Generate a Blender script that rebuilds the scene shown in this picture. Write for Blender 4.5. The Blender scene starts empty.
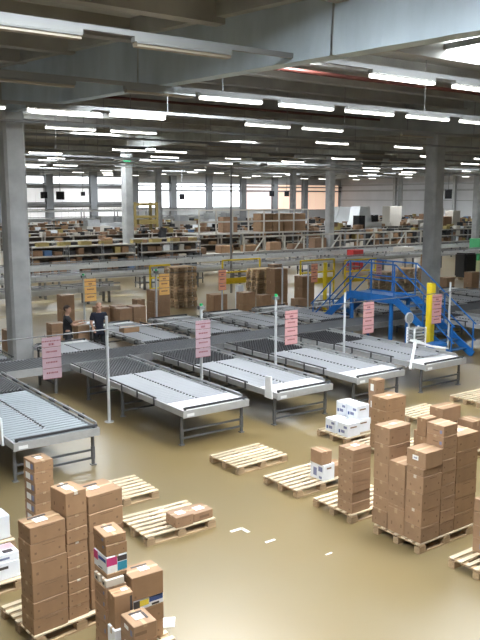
import bpy, bmesh, math, random
from mathutils import Vector, Matrix
random.seed(7)
S = bpy.context.scene
C = S.collection
R = math.radians

# ------------------------------------------------------------------ camera
cam = bpy.data.objects.new('camera', bpy.data.cameras.new('camera'))
C.objects.link(cam)
cam.location = (0, 0, 5.0)
cam.rotation_euler = (R(90 - 9.03), 0, R(-36.008))
cam.data.sensor_fit = 'VERTICAL'
cam.data.sensor_height = 24.0
cam.data.lens = 28.8
cam.data.clip_end = 400
S.camera = cam

# ------------------------------------------------------------------ world, light, exposure
w = bpy.data.worlds.new('overcast_sky')
S.world = w
w.use_nodes = True
w.node_tree.nodes['Background'].inputs[0].default_value = (0.80, 0.90, 1.0, 1)
w.node_tree.nodes['Background'].inputs[1].default_value = 1.0
S.view_settings.view_transform = 'Standard'
S.view_settings.look = 'None'
S.view_settings.gamma = 1
S.view_settings.use_curve_mapping = False
S.view_settings.exposure = 0.9
SKYLIGHT = 20.0      # daylight glow of the roof lights, seen and added
TUBE = 4.0           # fluorescent tubes
WINDOW = 1.9         # frosted panes of the far wall

# ------------------------------------------------------------------ materials
MATS = {}
def mat(name, col, rough=0.6, metal=0.0, vary=0.0, scale=6.0, bump=0.0, col2=None, objrand=0.0, emit=None, strength=0.0, spec=0.5, stretch=None, ior=None):
    m = bpy.data.materials.new(name)
    m.use_nodes = True
    nt = m.node_tree
    b = nt.nodes['Principled BSDF']
    b.inputs['Base Color'].default_value = (*col, 1)
    b.inputs['Roughness'].default_value = rough
    b.inputs['Metallic'].default_value = metal
    b.inputs['Specular IOR Level'].default_value = spec
    tc = nt.nodes.new('ShaderNodeTexCoord')
    out = None
    vec = tc.outputs['Object']
    if stretch:
        mp = nt.nodes.new('ShaderNodeMapping')
        mp.inputs['Scale'].default_value = stretch
        nt.links.new(vec, mp.inputs['Vector'])
        vec = mp.outputs['Vector']
    if vary > 0 or col2 or bump > 0:
        n = nt.nodes.new('ShaderNodeTexNoise')
        n.inputs['Scale'].default_value = scale
        n.inputs['Detail'].default_value = 5
        nt.links.new(vec, n.inputs['Vector'])
        if bump > 0:
            bp = nt.nodes.new('ShaderNodeBump')
            bp.inputs['Strength'].default_value = bump
            bp.inputs['Distance'].default_value = 0.02
            nt.links.new(n.outputs['Fac'], bp.inputs['Height'])
            nt.links.new(bp.outputs['Normal'], b.inputs['Normal'])
        if vary > 0 or col2:
            c2 = col2 or tuple(max(0, c * (1 - vary)) for c in col)
            c1 = col if col2 else tuple(min(1, c * (1 + vary)) for c in col)
            rp = nt.nodes.new('ShaderNodeValToRGB')
            rp.color_ramp.elements[0].position = 0.35
            rp.color_ramp.elements[1].position = 0.65
            rp.color_ramp.elements[0].color = (*c2, 1)
            rp.color_ramp.elements[1].color = (*c1, 1)
            nt.links.new(n.outputs['Fac'], rp.inputs['Fac'])
            out = rp.outputs['Color']
            nt.links.new(out, b.inputs['Base Color'])
    if objrand > 0:
        oi = nt.nodes.new('ShaderNodeObjectInfo')
        hs = nt.nodes.new('ShaderNodeHueSaturation')
        mr = nt.nodes.new('ShaderNodeMapRange')
        mr.inputs['To Min'].default_value = 1 - objrand
        mr.inputs['To Max'].default_value = 1 + objrand
        nt.links.new(oi.outputs['Random'], mr.inputs['Value'])
        nt.links.new(mr.outputs['Result'], hs.inputs['Value'])
        if out:
            nt.links.new(out, hs.inputs['Color'])
        else:
            hs.inputs['Color'].default_value = (*col, 1)
        nt.links.new(hs.outputs['Color'], b.inputs['Base Color'])
    if emit:
        b.inputs['Emission Color'].default_value = (*emit, 1)
        b.inputs['Emission Strength'].default_value = strength
    MATS[name] = m
    return m

mat('concrete_wall', (.30, .30, .30), .85, vary=.12, scale=1.5, bump=.1)
mat('column_concrete', (.38, .385, .385), .8, vary=.12, scale=2.0, bump=.08)
mat('column_face', (.30, .33, .37), .75, vary=.08, scale=2.0)
mat('tarp', (.44, .52, .59), .75, vary=.10, scale=1.2, bump=.35, stretch=(1, 1.4, .5))
mat('roof', (.37, .375, .36), .9, vary=.15, scale=.7)
mat('purlin', (.34, .335, .32), .9, vary=.15, scale=1.0)
mat('beam', (.36, .37, .36), .9, vary=.15, scale=1.0)
mat('red_pipe', (.11, .03, .022), .5)
mat('carton', (.305, .182, .10), .55, vary=.07, scale=5, objrand=.14, bump=.04)
mat('carton_pink', (.325, .20, .118), .55, vary=.06, scale=5, objrand=.10)
mat('carton_dark', (.24, .145, .09), .85, vary=.08, scale=5, objrand=.3)
mat('tape', (.44, .30, .18), .35)
mat('tape_white', (.62, .56, .48), .4)
mat('paper', (.86, .86, .84), .7, vary=.03, scale=20)
mat('white_box', (.80, .83, .88), .65, vary=.05, scale=4, objrand=.06)
mat('print_blue', (.20, .22, .36), .7)
mat('print_dark', (.06, .05, .05), .7)
mat('print_brown', (.22, .135, .08), .8)
mat('print_magenta', (.58, .05, .20), .6)
mat('print_cyan', (.03, .28, .42), .6)
mat('print_yellow', (.78, .62, .06), .6)
mat('print_navy', (.04, .09, .30), .6)
mat('pink_card', (.78, .40, .44), .65, vary=.1)
mat('wood', (.66, .54, .38), .75, vary=.16, scale=9, bump=.1, stretch=(.25, 2, 2), objrand=.14)
mat('wood_shaded', (.40, .28, .165), .8, vary=.18, scale=9, stretch=(.25, 2, 2), objrand=.15)  # lower pallet parts, darkened to paint in the shade under the slats
mat('wood_old', (.50, .36, .225), .8, vary=.2, scale=9, stretch=(.25, 2, 2), objrand=.35)
mat('galv', (.46, .47, .48), .45, metal=.35, vary=.06, scale=5)
mat('conveyor_grey', (.55, .56, .56), .5, metal=.1, vary=.05, scale=3)
mat('galv_dark', (.20, .20, .205), .5, metal=.3, vary=.1, scale=5)
mat('roller', (.34, .35, .37), .6, metal=.1)
mat('roller_blue', (.36, .40, .43), .55, metal=.15)
mat('leg_grey', (.12, .12, .125), .5, metal=.2)
mat('roller_grey', (.12, .125, .135), .5, metal=.4)
mat('bed_light', (.12, .125, .13), .6)
mat('wheel_black', (.05, .05, .055), .45)
mat('bed_dark', (.035, .035, .038), .6)
mat('end_white', (.84, .85, .86), .4)
mat('black_steel', (.05, .05, .055), .5)
mat('pole_grey', (.50, .52, .54), .45)
mat('white_plastic', (.86, .88, .90), .4)
mat('sign_pink', (.62, .34, .34), .7, vary=.04, scale=8)
mat('sign_mauve', (.44, .31, .35), .7, vary=.04, scale=8)
mat('sign_orange', (.85, .50, .16), .7, vary=.04, scale=8)
mat('sign_salmon', (.82, .36, .22), .7, vary=.04, scale=8)
mat('ink', (.25, .07, .09), .8)
mat('blue_paint', (.012, .13, .42), .4, vary=.08, scale=4)
mat('blue_tread', (.05, .13, .28), .5, vary=.1, scale=6)
mat('yellow_paint', (.80, .60, .02), .45, vary=.05, scale=3)
mat('skin', (.50, .29, .20), .6)
mat('cloth_navy', (.012, .014, .028), .9, vary=.1, scale=20)
mat('cloth_dark', (.025, .025, .03), .9, vary=.1, scale=20)
mat('hair', (.035, .02, .015), .8)
mat('shelf_steel', (.50, .47, .43), .6, metal=.1)
mat('shelf_upright', (.22, .23, .25), .6)
mat('shelf_shade', (.10, .085, .075), .8, vary=.2, scale=3)  # dark sheet colour standing in for the dim shelf interior
mat('bin_yellow', (.38, .30, .11), .5, objrand=.15)
mat('bin_black', (.03, .03, .035), .6, objrand=.4)
mat('bin_red', (.45, .03, .03), .5)
mat('bin_green', (.05, .30, .12), .5)
mat('bin_orange', (.75, .22, .04), .5)
mat('bin_blue', (.10, .20, .42), .5)
mat('wrap_black', (.02, .02, .022), .3)
mat('machine_white', (.72, .74, .76), .5)
mat('beige_panel', (.52, .49, .44), .6)
mat('wall_white', (.74, .75, .78), .8, vary=.04, scale=.5)
mat('wall_grey', (.46, .47, .48), .8, vary=.05, scale=.5)
mat('wall_peach', (.70, .46, .34), .8, vary=.05, scale=.5)
mat('wall_pink', (.76, .62, .60), .8, vary=.05, scale=.5)
mat('pilaster', (.20, .21, .225), .8)
mat('marking_white', (.70, .69, .64), .6)
mat('marking_cream', (.34, .28, .17), .6)
mat('tube_lit', (.9, .9, .9), .5, emit=(1, .97, .90), strength=TUBE)
mat('tube_off', (.30, .26, .20), .4)
mat('trunking', (.24, .245, .25), .6)
mat('fixture', (.24, .245, .24), .5)
mat('skylight_pane', (.9, .9, .9), .5, emit=(.90, .96, 1.0), strength=SKYLIGHT)
mat('window_pane', (.9, .9, .9), .4, emit=(.92, .96, 1.0), strength=WINDOW)
mat('window_pane_soft', (.9, .9, .9), .4, emit=(.96, .93, .95), strength=.17)
mat('peach_wall_glow', (.8, .6, .5), .6, emit=(1.0, .68, .50), strength=.36)  # glow added to brighten the peach part of the far wall
mat('pink_wall_glow', (.8, .7, .7), .6, emit=(1.0, .86, .82), strength=.45)  # same added glow for the pinkish wall bay
mat('mustard_paint', (.25, .185, .06), .6)
mat('exit_green', (.02, .5, .2), .4, emit=(.03, .9, .35), strength=4)
mat('lamp_green', (.02, .35, .12), .4, emit=(.02, .5, .15), strength=.12)
mat('screen_black', (.012, .012, .015), .25)
mat('mirror_glass', (.62, .68, .76), .12, metal=.7)

# polished, stained industrial floor
def floor_material():
    m = bpy.data.materials.new('floor_coating')
    m.use_nodes = True
    nt = m.node_tree
    b = nt.nodes['Principled BSDF']
    tc = nt.nodes.new('ShaderNodeTexCoord')
    def noise(scale, detail=5, rough=.55):
        n = nt.nodes.new('ShaderNodeTexNoise')
        n.inputs['Scale'].default_value = scale
        n.inputs['Detail'].default_value = detail
        n.inputs['Roughness'].default_value = rough
        nt.links.new(tc.outputs['Object'], n.inputs['Vector'])
        return n
    n1, n2 = noise(.28, 3), noise(1.1, 4)
    r = nt.nodes.new('ShaderNodeValToRGB')
    e = r.color_ramp.elements
    e[0].position = .25; e[0].color = (.220, .153, .060, 1)
    e[1].position = .75; e[1].color = (.205, .160, .088, 1)
    nt.links.new(n1.outputs['Fac'], r.inputs['Fac'])
    mx = nt.nodes.new('ShaderNodeMix'); mx.data_type = 'RGBA'; mx.blend_type = 'MULTIPLY'
    mx.inputs[0].default_value = .15
    r2 = nt.nodes.new('ShaderNodeValToRGB')
    r2.color_ramp.elements[0].position = .15; r2.color_ramp.elements[0].color = (.66, .66, .64, 1)
    r2.color_ramp.elements[1].position = .85; r2.color_ramp.elements[1].color = (1, 1, 1, 1)
    nt.links.new(n2.outputs['Fac'], r2.inputs['Fac'])
    nt.links.new(r.outputs['Color'], mx.inputs[6]); nt.links.new(r2.outputs['Color'], mx.inputs[7])
    nt.links.new(mx.outputs[2], b.inputs['Base Color'])
    b.inputs['Roughness'].default_value = .30
    b.inputs['Specular IOR Level'].default_value = .8
    MATS['floor'] = m
floor_material()

# ------------------------------------------------------------------ mesh helpers
class MB:
    def __init__(s):
        s.v = []; s.f = []
    def box(s, x0, x1, y0, y1, z0, z1):
        i = len(s.v)
        s.v += [(x0, y0, z0), (x1, y0, z0), (x1, y1, z0), (x0, y1, z0), (x0, y0, z1), (x1, y0, z1), (x1, y1, z1), (x0, y1, z1)]
        s.f += [tuple(i + k for k in q) for q in ((0, 3, 2, 1), (4, 5, 6, 7), (0, 1, 5, 4), (1, 2, 6, 5), (2, 3, 7, 6), (3, 0, 4, 7))]
        return s
    def quad(s, a, b, c, d):
        i = len(s.v); s.v += [a, b, c, d]; s.f.append((i, i + 1, i + 2, i + 3)); return s
    def prism(s, pts, axis, a0, a1):
        """outline pts (2-D) extruded along axis from a0 to a1"""
        def mk(p, a):
            return (a, p[0], p[1]) if axis == 'x' else ((p[0], a, p[1]) if axis == 'y' else (p[0], p[1], a))
        i = len(s.v); n = len(pts)
        s.v += [mk(p, a0) for p in pts] + [mk(p, a1) for p in pts]
        s.f.append(tuple(range(i, i + n))); s.f.append(tuple(range(i + 2 * n - 1, i + n - 1, -1)))
        for k in range(n):
            s.f.append((i + k, i + (k + 1) % n, i + n + (k + 1) % n, i + n + k))
        return s
    def tube(s, p, q, r, n=8, r2=None):
        p, q = Vector(p), Vector(q); d = (q - p).normalized()
        u = d.orthogonal().normalized(); t = d.cross(u)
        i = len(s.v); r2 = r if r2 is None else r2
        for c, rr in ((p, r), (q, r2)):
            for k in range(n):
                a = 2 * math.pi * k / n
                s.v.append(tuple(c + (u * math.cos(a) + t * math.sin(a)) * rr))
        for k in range(n):
            s.f.append((i + k, i + (k + 1) % n, i + n + (k + 1) % n, i + n + k))
        s.f.append(tuple(i + n - 1 - k for k in range(n))); s.f.append(tuple(i + n + k for k in range(n)))
        return s
    def bar(s, p, q, wdt, hgt):
        """rectangular bar from p to q (p, q lie on its centre line)"""
        p, q = Vector(p), Vector(q); d = (q - p).normalized()
        u = d.cross(Vector((0, 0, 1)))
        u = u.normalized() if u.length > 1e-4 else Vector((1, 0, 0))
        t = u.cross(d).normalized()
        i = len(s.v)
        for c in (p, q):
            for a, b in ((-1, -1), (1, -1), (1, 1), (-1, 1)):
                s.v.append(tuple(c + u * a * wdt / 2 + t * b * hgt / 2))
        s.f += [tuple(i + k for k in f) for f in ((3, 2, 1, 0), (4, 5, 6, 7), (0, 1, 5, 4), (1, 2, 6, 5), (2, 3, 7, 6), (3, 0, 4, 7))]
        return s
    def path(s, pts, r, n=8):
        for a, b in zip(pts[:-1], pts[1:]):
            s.tube(a, b, r, n)
        return s
    def mesh(s, name, m, fixn=True):
        me = bpy.data.meshes.new(name)
        me.from_pydata(s.v, [], s.f); me.update()
        if fixn:
            bm = bmesh.new(); bm.from_mesh(me); bmesh.ops.recalc_face_normals(bm, faces=bm.faces); bm.to_mesh(me); bm.free()
        me.materials.append(MATS[m] if isinstance(m, str) else m)
        return me
    def build(s, name, m, parent=None, loc=None, smooth=False):
        me = s.mesh(name, m)
        if smooth:
            for p in me.polygons: p.use_smooth = True
        return link(name, me, parent, loc)

def link(name, me, parent=None, loc=None, rz=0):
    o = bpy.data.objects.new(name, me); C.objects.link(o)
    if parent: o.parent = parent
    if loc: o.location = loc
    if rz: o.rotation_euler.z = rz
    return o
def tag(o, label, cat, group=None):
    o['label'] = label; o['category'] = cat
    if group: o['group'] = group
    return o
def struct(o, label=None):
    o['kind'] = 'structure'
    if label: o['label'] = label
    return o
def stuff(o):
    o['kind'] = 'stuff'; return o
def thing(name, label, cat, loc=(0, 0, 0), rz=0, group=None):
    o = link(name, None, None, loc, rz); o.empty_display_size = .1
    return tag(o, label, cat, group)
def copy_tree(o, parent=None):
    c = o.copy(); C.objects.link(c); c.parent = parent
    for ch in list(o.children): copy_tree(ch, c)
    return c

def bevel_mesh(name, x, y, z, m, off=.008, seg=1):
    """box with softened edges, origin at the middle of its base"""
    bm = bmesh.new()
    bmesh.ops.create_cube(bm, size=1)
    for v in bm.verts: v.co = Vector((v.co.x * x, v.co.y * y, (v.co.z + .5) * z))
    bmesh.ops.bevel(bm, geom=bm.edges[:] , offset=off, segments=seg, affect='EDGES')
    me = bpy.data.meshes.new(name); bm.to_mesh(me); bm.free()
    me.materials.append(MATS[m])
    return me

# ================================================================== STRUCTURE
YB, XR, YF, XL = 109.0, 103.0, -14.0, -14.0
ROOF = 9.35
def roofz(y):      # the roof rises from the near side towards the middle of the hall
    if y < 0: return 7.57
    if y < 22: return 9.0 - .065 * (22 - y)
    return min(ROOF, 9.0 + .0195 * (y - 22))

floor = struct(MB().box(XL, XR, YF, YB, -.2, 0).build('floor', 'floor'))
# cream walkway stripes and white tape bits on the floor
for y in (32.0, 35.6):
    MB().box(6, 19, y - .35, y + .35, .0, .004).build('floor_marking', 'marking_cream', floor)
for (x, y, lx, ly) in ((6.35, 8.95, .24, .06), (6.53, 8.80, .06, .20), (6.55, 8.35, .18, .05), (5.75, 10.3, .22, .05), (3.55, 9.4, .10, .12), (7.0, 7.55, .12, .03)):
    MB().box(x, x + lx, y, y + ly, .0, .004).build('tape_mark', 'marking_white', floor)

c = MB()
c.prism([(YF, roofz(YF)), (0, roofz(0)), (22, roofz(22)), (40, ROOF), (YB, ROOF), (YB, ROOF + .3), (YF, ROOF + .3)], 'x', XL, XR)
ceiling = struct(c.build('ceiling', 'roof'))
# purlins under the roof, along the hall
yy = YF + 1.2
k = 0
while yy < YB:
    z = roofz(yy)
    struct(MB().box(XL, XR, yy - .14, yy + .14, z - (.42 if yy < 45 else .3), z + .02).build('trim_%d' % (k + 1), 'purlin'), 'dark roof purlin running across the hall')
    k += 1; yy += 3.0 if yy < 50 else 6.0
for yr in (13.9, 24.8):
    z = roofz(yr)
    o = MB().tube((9, yr, z - .62), (60, yr, z - .62), .05).build('sprinkler_pipe', 'red_pipe')
    tag(o, 'thin red sprinkler pipe under the roof %s' % ('nearest the covered beam' if yr < 20 else 'behind the tall right concrete column'), 'pipe')
# main beams on the column lines, one piece per bay
bi = 2
def beam_line(x, ys):
    global bi
    for y0, y1 in zip(ys[:-1], ys[1:]):
        d0, d1 = (1.35 if y0 < 40 else 1.0), (1.35 if y1 < 40 else 1.0)
        o = struct(MB().prism([(y0, roofz(y0) - d0), (y1, roofz(y1) - d1), (y1, roofz(y1) - .35), (y0, roofz(y0) - .35)], 'x', x - .2, x + .2).build('beam_%d' % bi, 'beam'), 'concrete main beam under the roof')
        MB().prism([(y0, roofz(y0) - .37), (y1, roofz(y1) - .37), (y1, roofz(y1) + .02), (y0, roofz(y0) + .02)], 'x', x - .42, x + .42).build('flange', 'beam', o)
        bi += 1
# the near beam is clad with blue-grey sheets, one panel after another
y0, y1 = YF, 22.3
def bz(y): return 7.40 - .030 * (22 - y)            # underside
def fz(y): return 8.60 - .057 * (22 - max(y, 0))     # underside of the flange
nb = MB().prism([(y0, bz(y0) + .04), (y1, bz(y1) + .04), (y1, fz(y1) + .02), (y0, fz(y0) + .02)], 'x', 7.75, 7.97)
near_beam = struct(nb.build('beam_1', 'beam'), 'near main beam clad with blue-grey sheets')
cuts = [YF, -9, -3, 2.7, 8.4, 14.1, 22.1]
for a, b in zip(cuts[:-1], cuts[1:]):
    a += .022; b -= .022
    mb = MB(); n = 24
    for side, s in ((7.74, -1), (7.98, 1)):
        for q in range(n):
            t0, t1 = a + (b - a) * q / n, a + (b - a) * (q + 1) / n
            d0 = .012 * math.sin(t0 * 5.3) + .008 * math.sin(t0 * 12.1); d1 = .012 * math.sin(t1 * 5.3) + .008 * math.sin(t1 * 12.1)
            mb.quad((side + s * d0 * .3, t0, fz(t0)), (side + s * d1 * .3, t1, fz(t1)), (side + s * (.03 + d1), t1, bz(t1)), (side + s * (.03 + d0), t0, bz(t0)))
    mb.quad((7.71, a, bz(a)), (8.01, a, bz(a)), (8.01, b, bz(b)), (7.71, b, bz(b)))
    mb.build('cladding_sheet', 'tarp', near_beam)
MB().prism([(y0, fz(y0)), (0, fz(0)), (y1, fz(y1)), (y1, roofz(y1) + .02), (0, roofz(0) + .02), (y0, roofz(y0) + .02)], 'x', 7.55, 8.2).build('flange', 'beam', near_beam)
beam_line(8.0, [22.4, 47, 72, YB])
for x in (25.9, 43.4, 61.2, 79.0, 96.5):
    beam_line(x, [YF, 0, 22, 40, 72, YB])

# columns with chamfered corners
def column(x, y, wdt, lab, ch=.07, top=None):
    h = (roofz(y) - (1.35 if y < 40 else 1.0)) if top is None else top
    a = wdt / 2; p = [(-a + ch, -a), (a - ch, -a), (a, -a + ch), (a, a - ch), (a - ch, a), (-a + ch, a), (-a, a - ch), (-a, -a + ch)]
    o = MB().prism([(x + q[0], y + q[1]) for q in p], 'z', 0, h).build('column', 'column_concrete')
    struct(o, lab)
    return o
COLS = [(7.95, 22.1, .62), (26.1, 21.9, .62), (24.75, 47, .62), (43.24, 47, .6), (62.3, 47, .62), (41.6, 72, .6), (60.2, 72, .62), (79, 72, .5), (96, 72, .5)]
for i, (x, y, s_) in enumerate(COLS):
    column(x, y, s_, 'grey square concrete column carrying the roof')
# small base plates and bolts on the near column
MB().box(7.6, 8.3, 21.75, 22.45, 0, .06).build('column_foot', 'galv_dark', None)
bpy.data.objects['column_foot']['kind'] = 'structure'

# walls
struct(MB().box(XL - .3, XR + .3, YB, YB + .3, 0, ROOF + .3).build('wall_back', 'wall_grey'))
struct(MB().box(XR, XR + .3, YF, YB, 0, ROOF + .3).build('wall_right', 'wall_white'))
struct(MB().box(XL - .3, XL, YF, YB, 0, ROOF + .3).build('wall_left', 'wall_white'))
struct(MB().box(XL - .3, XR + .3, YF - .3, YF, 0, ROOF + .3).build('wall_front', 'wall_white'))
wb = bpy.data.objects['wall_back']
wr = bpy.data.objects['wall_right']
pil = [44.5 + 7.04 * k for k in range(-2, 8)]
for x in pil:
    MB().box(x - .55, x + .55, YB - .5, YB, 0, ROOF).build('pilaster', 'pilaster', wb)
for z, t in ((6.75, .18), (4.0, .35)):
    MB().box(XL, 58.3, YB - .35, YB - .05, z - t / 2, z + t / 2).build('wall_rail', 'galv_dark', wb)
for z, t in ((6.9, .2), (6.2, .25)):
    MB().box(58.3, XR, YB - .35, YB - .05, z - t / 2, z + t / 2).build('wall_rail', 'galv_dark', wb)
wi = 1
def window(x0, x1, z0, z1, m, lab, mull=0, y=YB):
    global wi
    r = link('window_%d' % wi, None, None, ((x0 + x1) / 2, y, z0)); struct(r, lab); wi += 1
    hw, hh = (x1 - x0) / 2, z1 - z0
    fr = MB()
    for a, b, c_, d in ((-hw, hw, 0, .08), (-hw, hw, hh - .08, hh), (-hw, -hw + .08, 0, hh), (hw - .08, hw, 0, hh)):
        fr.box(a, b, -.12, -.02, c_, d)
    fr.build('frame', 'galv_dark', r)
    n = mull + 1
    for k in range(n):
        a = -hw + .08 + (2 * hw - .16) * k / n; b = -hw + .08 + (2 * hw - .16) * (k + 1) / n
        MB().box(a + .02, b - .02, -.06, -.03, .08, hh - .08).build('pane', m, r)
for i in range(len(pil) - 1):
    a, b = pil[i] + .6, pil[i + 1] - .6
    if pil[i] < 58:
        window(a, b, 7.05, 8.2, 'window_pane', 'bright ribbon window high in the far wall', 1)
        window(a, b, 4.3, 6.5, 'window_pane_soft', 'pale frosted window in the far wall', 3)
        window(a, b, 1.7, 3.7, 'window_pane_soft', 'bright low window behind the far shelves', 4)
    elif pil[i] < 79:
        window(a, b, 3.4, 7.4, 'window_pane', 'tall glowing white window in the far wall', 3)
    else:
        window(a, b, 2.8, 7.4, 'peach_wall_glow' if pil[i] > 85 else 'pink_wall_glow', 'peach far wall bay with its brightness added as glow', 3)
window(94.6, XR - .6, 2.8, 7.4, 'peach_wall_glow', 'peach far wall bay with its brightness added as glow', 3)
for z, t in ((7.3, .25), (6.3, .3), (4.6, .12)):
    MB().box(XR - .3, XR - .02, 20, YB - .4, z - t / 2, z + t / 2).build('wall_rail', 'galv', wr)
for y in range(30, 108, 13):
    MB().box(XR - .45, XR - .02, y - .25, y + .25, 0, ROOF).build('wall_post', 'galv', wr)

# skylights in the roof, some added out of view to brighten the hall
ns = 1
def skylight(x, y, lx, ly):
    global wi
    z = min(roofz(y - ly / 2), roofz(y + ly / 2)) - .03
    r = link('window_%d' % wi, None, None, (x, y, z)); struct(r, 'roof light letting daylight in, some added to brighten the hall'); wi += 1
    fr = MB()
    for a, b, c_, d in ((-lx / 2 - .1, lx / 2 + .1, -ly / 2 - .1, -ly / 2), (-lx / 2 - .1, lx / 2 + .1, ly / 2, ly / 2 + .1), (-lx / 2 - .1, -lx / 2, -ly / 2, ly / 2), (lx / 2, lx / 2 + .1, -ly / 2, ly / 2)):
        fr.box(a, b, c_, d, -.12, .0)
    fr.build('frame', 'fixture', r)
    MB().box(-lx / 2, lx / 2, -ly / 2, ly / 2, -.06, -.03).build('pane', 'skylight_pane', r)
for (x, y) in ((15.2, 10.85), (30.5, 10.85), (46, 10.85), (64, 10.85), (82, 10.85), (10.6, 13.6), (10.3, 16.2), (93, 40), (95, 72), (10.6, 7.6), (3.4, 6.7), (3.2, 4.4), (10.6, 5.4), (-9.5, 20)):  # overhead and wall-side ones added to brighten cartons, floor and walls
    skylight(x, y, 3.2 if 10 < x < 11 else 3.6, 1.5 if 10 < x < 11 else 1.8)
for x in (1, 15.4, 30.2, 47, 65, 83):
    skylight(x, 35.4, 3.4, 2.5)
for x in (13.4, 22.6, 34, 50):
    skylight(x, 46.0, 3.2, 2.3)
for x in (17.2, 34.5, 52, 70, 87):
    for y in (60, 84, 103): skylight(x, y, 5.0, 2.3)

# ================================================================== LIGHTING FIXTURES
fx_h = MB().box(0, 1.56, -.05, .05, .035, .10).prism([(-.085, .012), (-.05, .05), (.05, .05), (.085, .012), (.075, .012), (.045, .04), (-.045, .04), (-.075, .012)], 'x', .02, 1.54).mesh('housing', 'fixture')
fx_on = MB().box(.03, 1.53, -.06, .06, -.025, .04).mesh('diffuser', 'tube_lit')
fx_off = MB().box(.03, 1.53, -.06, .06, -.025, .04).mesh('diffuser', 'tube_off')
def fixture(x, y, on):
    o = link('batten_light', fx_h, None, (x, y, 6.98 if y < 50 else 8.25))
    lab = 'lit fluorescent batten light hanging from a roof trunking' if on else 'unlit fluorescent batten light hanging from a roof trunking'
    tag(o, lab, 'light', 'lit batten lights' if on else 'unlit batten lights')
    link('diffuser', fx_on if on else fx_off, o)
def vis(x, y):
    return .25 * y < x < 1.42 * y + 1
row = 0
ROWN = ['first', 'second', 'third', 'fourth', 'fifth', 'sixth', 'seventh', 'eighth', 'ninth', 'tenth', 'eleventh', 'twelfth', 'thirteenth', 'fourteenth', 'fifteenth', 'sixteenth', 'seventeenth']
for y in [9.3 + 4.02 * k for k in range(10)] + [53.5, 61.5, 69.5, 77.5, 85.5, 93.5, 101.5]:
    far = y > 50
    x0, x1 = max(-6, .27 * y - 2), min(101.5, 1.40 * y + 3); LZ = 8.25 if far else 6.98
    tr = MB().box(x0, x1, y - .035, y + .035, LZ + .10, LZ + .17)
    o = tr.build('light_trunking', 'trunking')
    row += 1; tag(o, 'long thin light trunking under the roof, %s row from the near side' % ROWN[row - 1], 'trunking', 'light trunkings')
    xx = x0 + 1.5
    while xx < x1:
        MB().tube((xx, y, LZ + .16), (xx, y, roofz(y)), .012, 5).build('hanger_wire', 'galv_dark', o); xx += 6.15
    p = 4.1 if far else 2.05
    x = 4.59 + p * math.ceil((x0 - 4.59) / p)
    xsl = []
    if abs(y - 9.3) < .1: xsl = [(2.75, False), (5.03, False), (9.40, True), (11.5, True)]
    elif abs(y - 13.3) < .2: xsl = [(4.45, False), (7.0, False), (8.68, True), (10.73, True), (12.70, True), (14.76, True), (16.8, True)]
    else:
        while x < x1 - 1.6:
            if vis(x, y) and random.random() > (.15 if y < 20 else (.62 if not far else .5)): xsl.append((x, random.random() < .6))
            x += p
    for x, on in xsl: fixture(x, y, on)
# pipe with a drop pole crossing the middle of the hall
o = MB().tube((14, 33.2, 6.65), (58, 33.2, 6.65), .05).build('conduit_pipe', 'pole_grey')
tag(o, 'long horizontal grey conduit pipe hanging under the lights', 'pipe')
for x in (16, 22, 28, 34, 40, 46, 52):
    MB().tube((x, 33.2, 6.65), (x, 33.2, roofz(33.2)), .012, 5).build('hanger_wire', 'galv_dark', o)
o = MB().tube((23.55, 33.2, 6.62), (23.55, 33.2, 3.3), .055).tube((23.55, 33.2, 3.3), (23.55, 33.2, 0), .065).build('drop_pole', 'galv_dark')
tag(o, 'thin tall dark drop pole standing mid hall below the conduit pipe', 'pole')

# ================================================================== PALLETS
PW, PD, PH = 1.2, .9, .144
b_top = MB().box(-.6, .6, -.036, .036, .004, .022).mesh('top_board', 'wood')
b_str = MB().box(-.05, .05, -.45, .45, 0, .022).mesh('stringer_board', 'wood_shaded')
b_blk = MB().box(-.07, .07, -.05, .05, 0, .078).mesh('block', 'wood_shaded')
b_bot = MB().box(-.6, .6, -.05, .05, 0, .022).mesh('bottom_board', 'wood_shaded')
def pallet(x, y, label, rz=0, z=0, group='loading pallets on the floor', n=7):
    """x, y = near left corner"""
    c_, s_ = math.cos(rz), math.sin(rz)
    r = thing('pallet', label, 'pallet', (x + .6 * c_ - .45 * s_, y + .6 * s_ + .45 * c_, z), rz, group)
    for k in range(n):
        yk = -.405 + .81 * k / (n - 1)
        o = link('top_board', b_top, r, (random.uniform(-.008, .008), yk, .122), random.uniform(-.006, .006))
        o.scale.y = random.uniform(.92, 1.05)
    for xk in (-.53, 0, .53):
        link('stringer_board', b_str, r, (xk, 0, .1))
        for yk in (-.4, 0, .4): link('block', b_blk, r, (xk, yk, .022))
    for yk in (-.4, 0, .4): link('bottom_board', b_bot, r, (0, yk, 0))
    return r
# one-piece pallet for far stacks
mb = MB()
for k in range(7): mb.box(-.6, .6, -.45 + .135 * k, -.36 + .135 * k, .122, .144)
for xk in (-.53, 0, .53):
    mb.box(xk - .05, xk + .05, -.45, .45, .1, .122)
    for yk in (-.4, 0, .4): mb.box(xk - .07, xk + .07, yk - .05, yk + .05, .022, .1)
for yk in (-.4, 0, .4): mb.box(-.6, .6, yk - .05, yk + .05, 0, .022)
pal_far = mb.mesh('pallet', 'wood_old')

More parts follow.
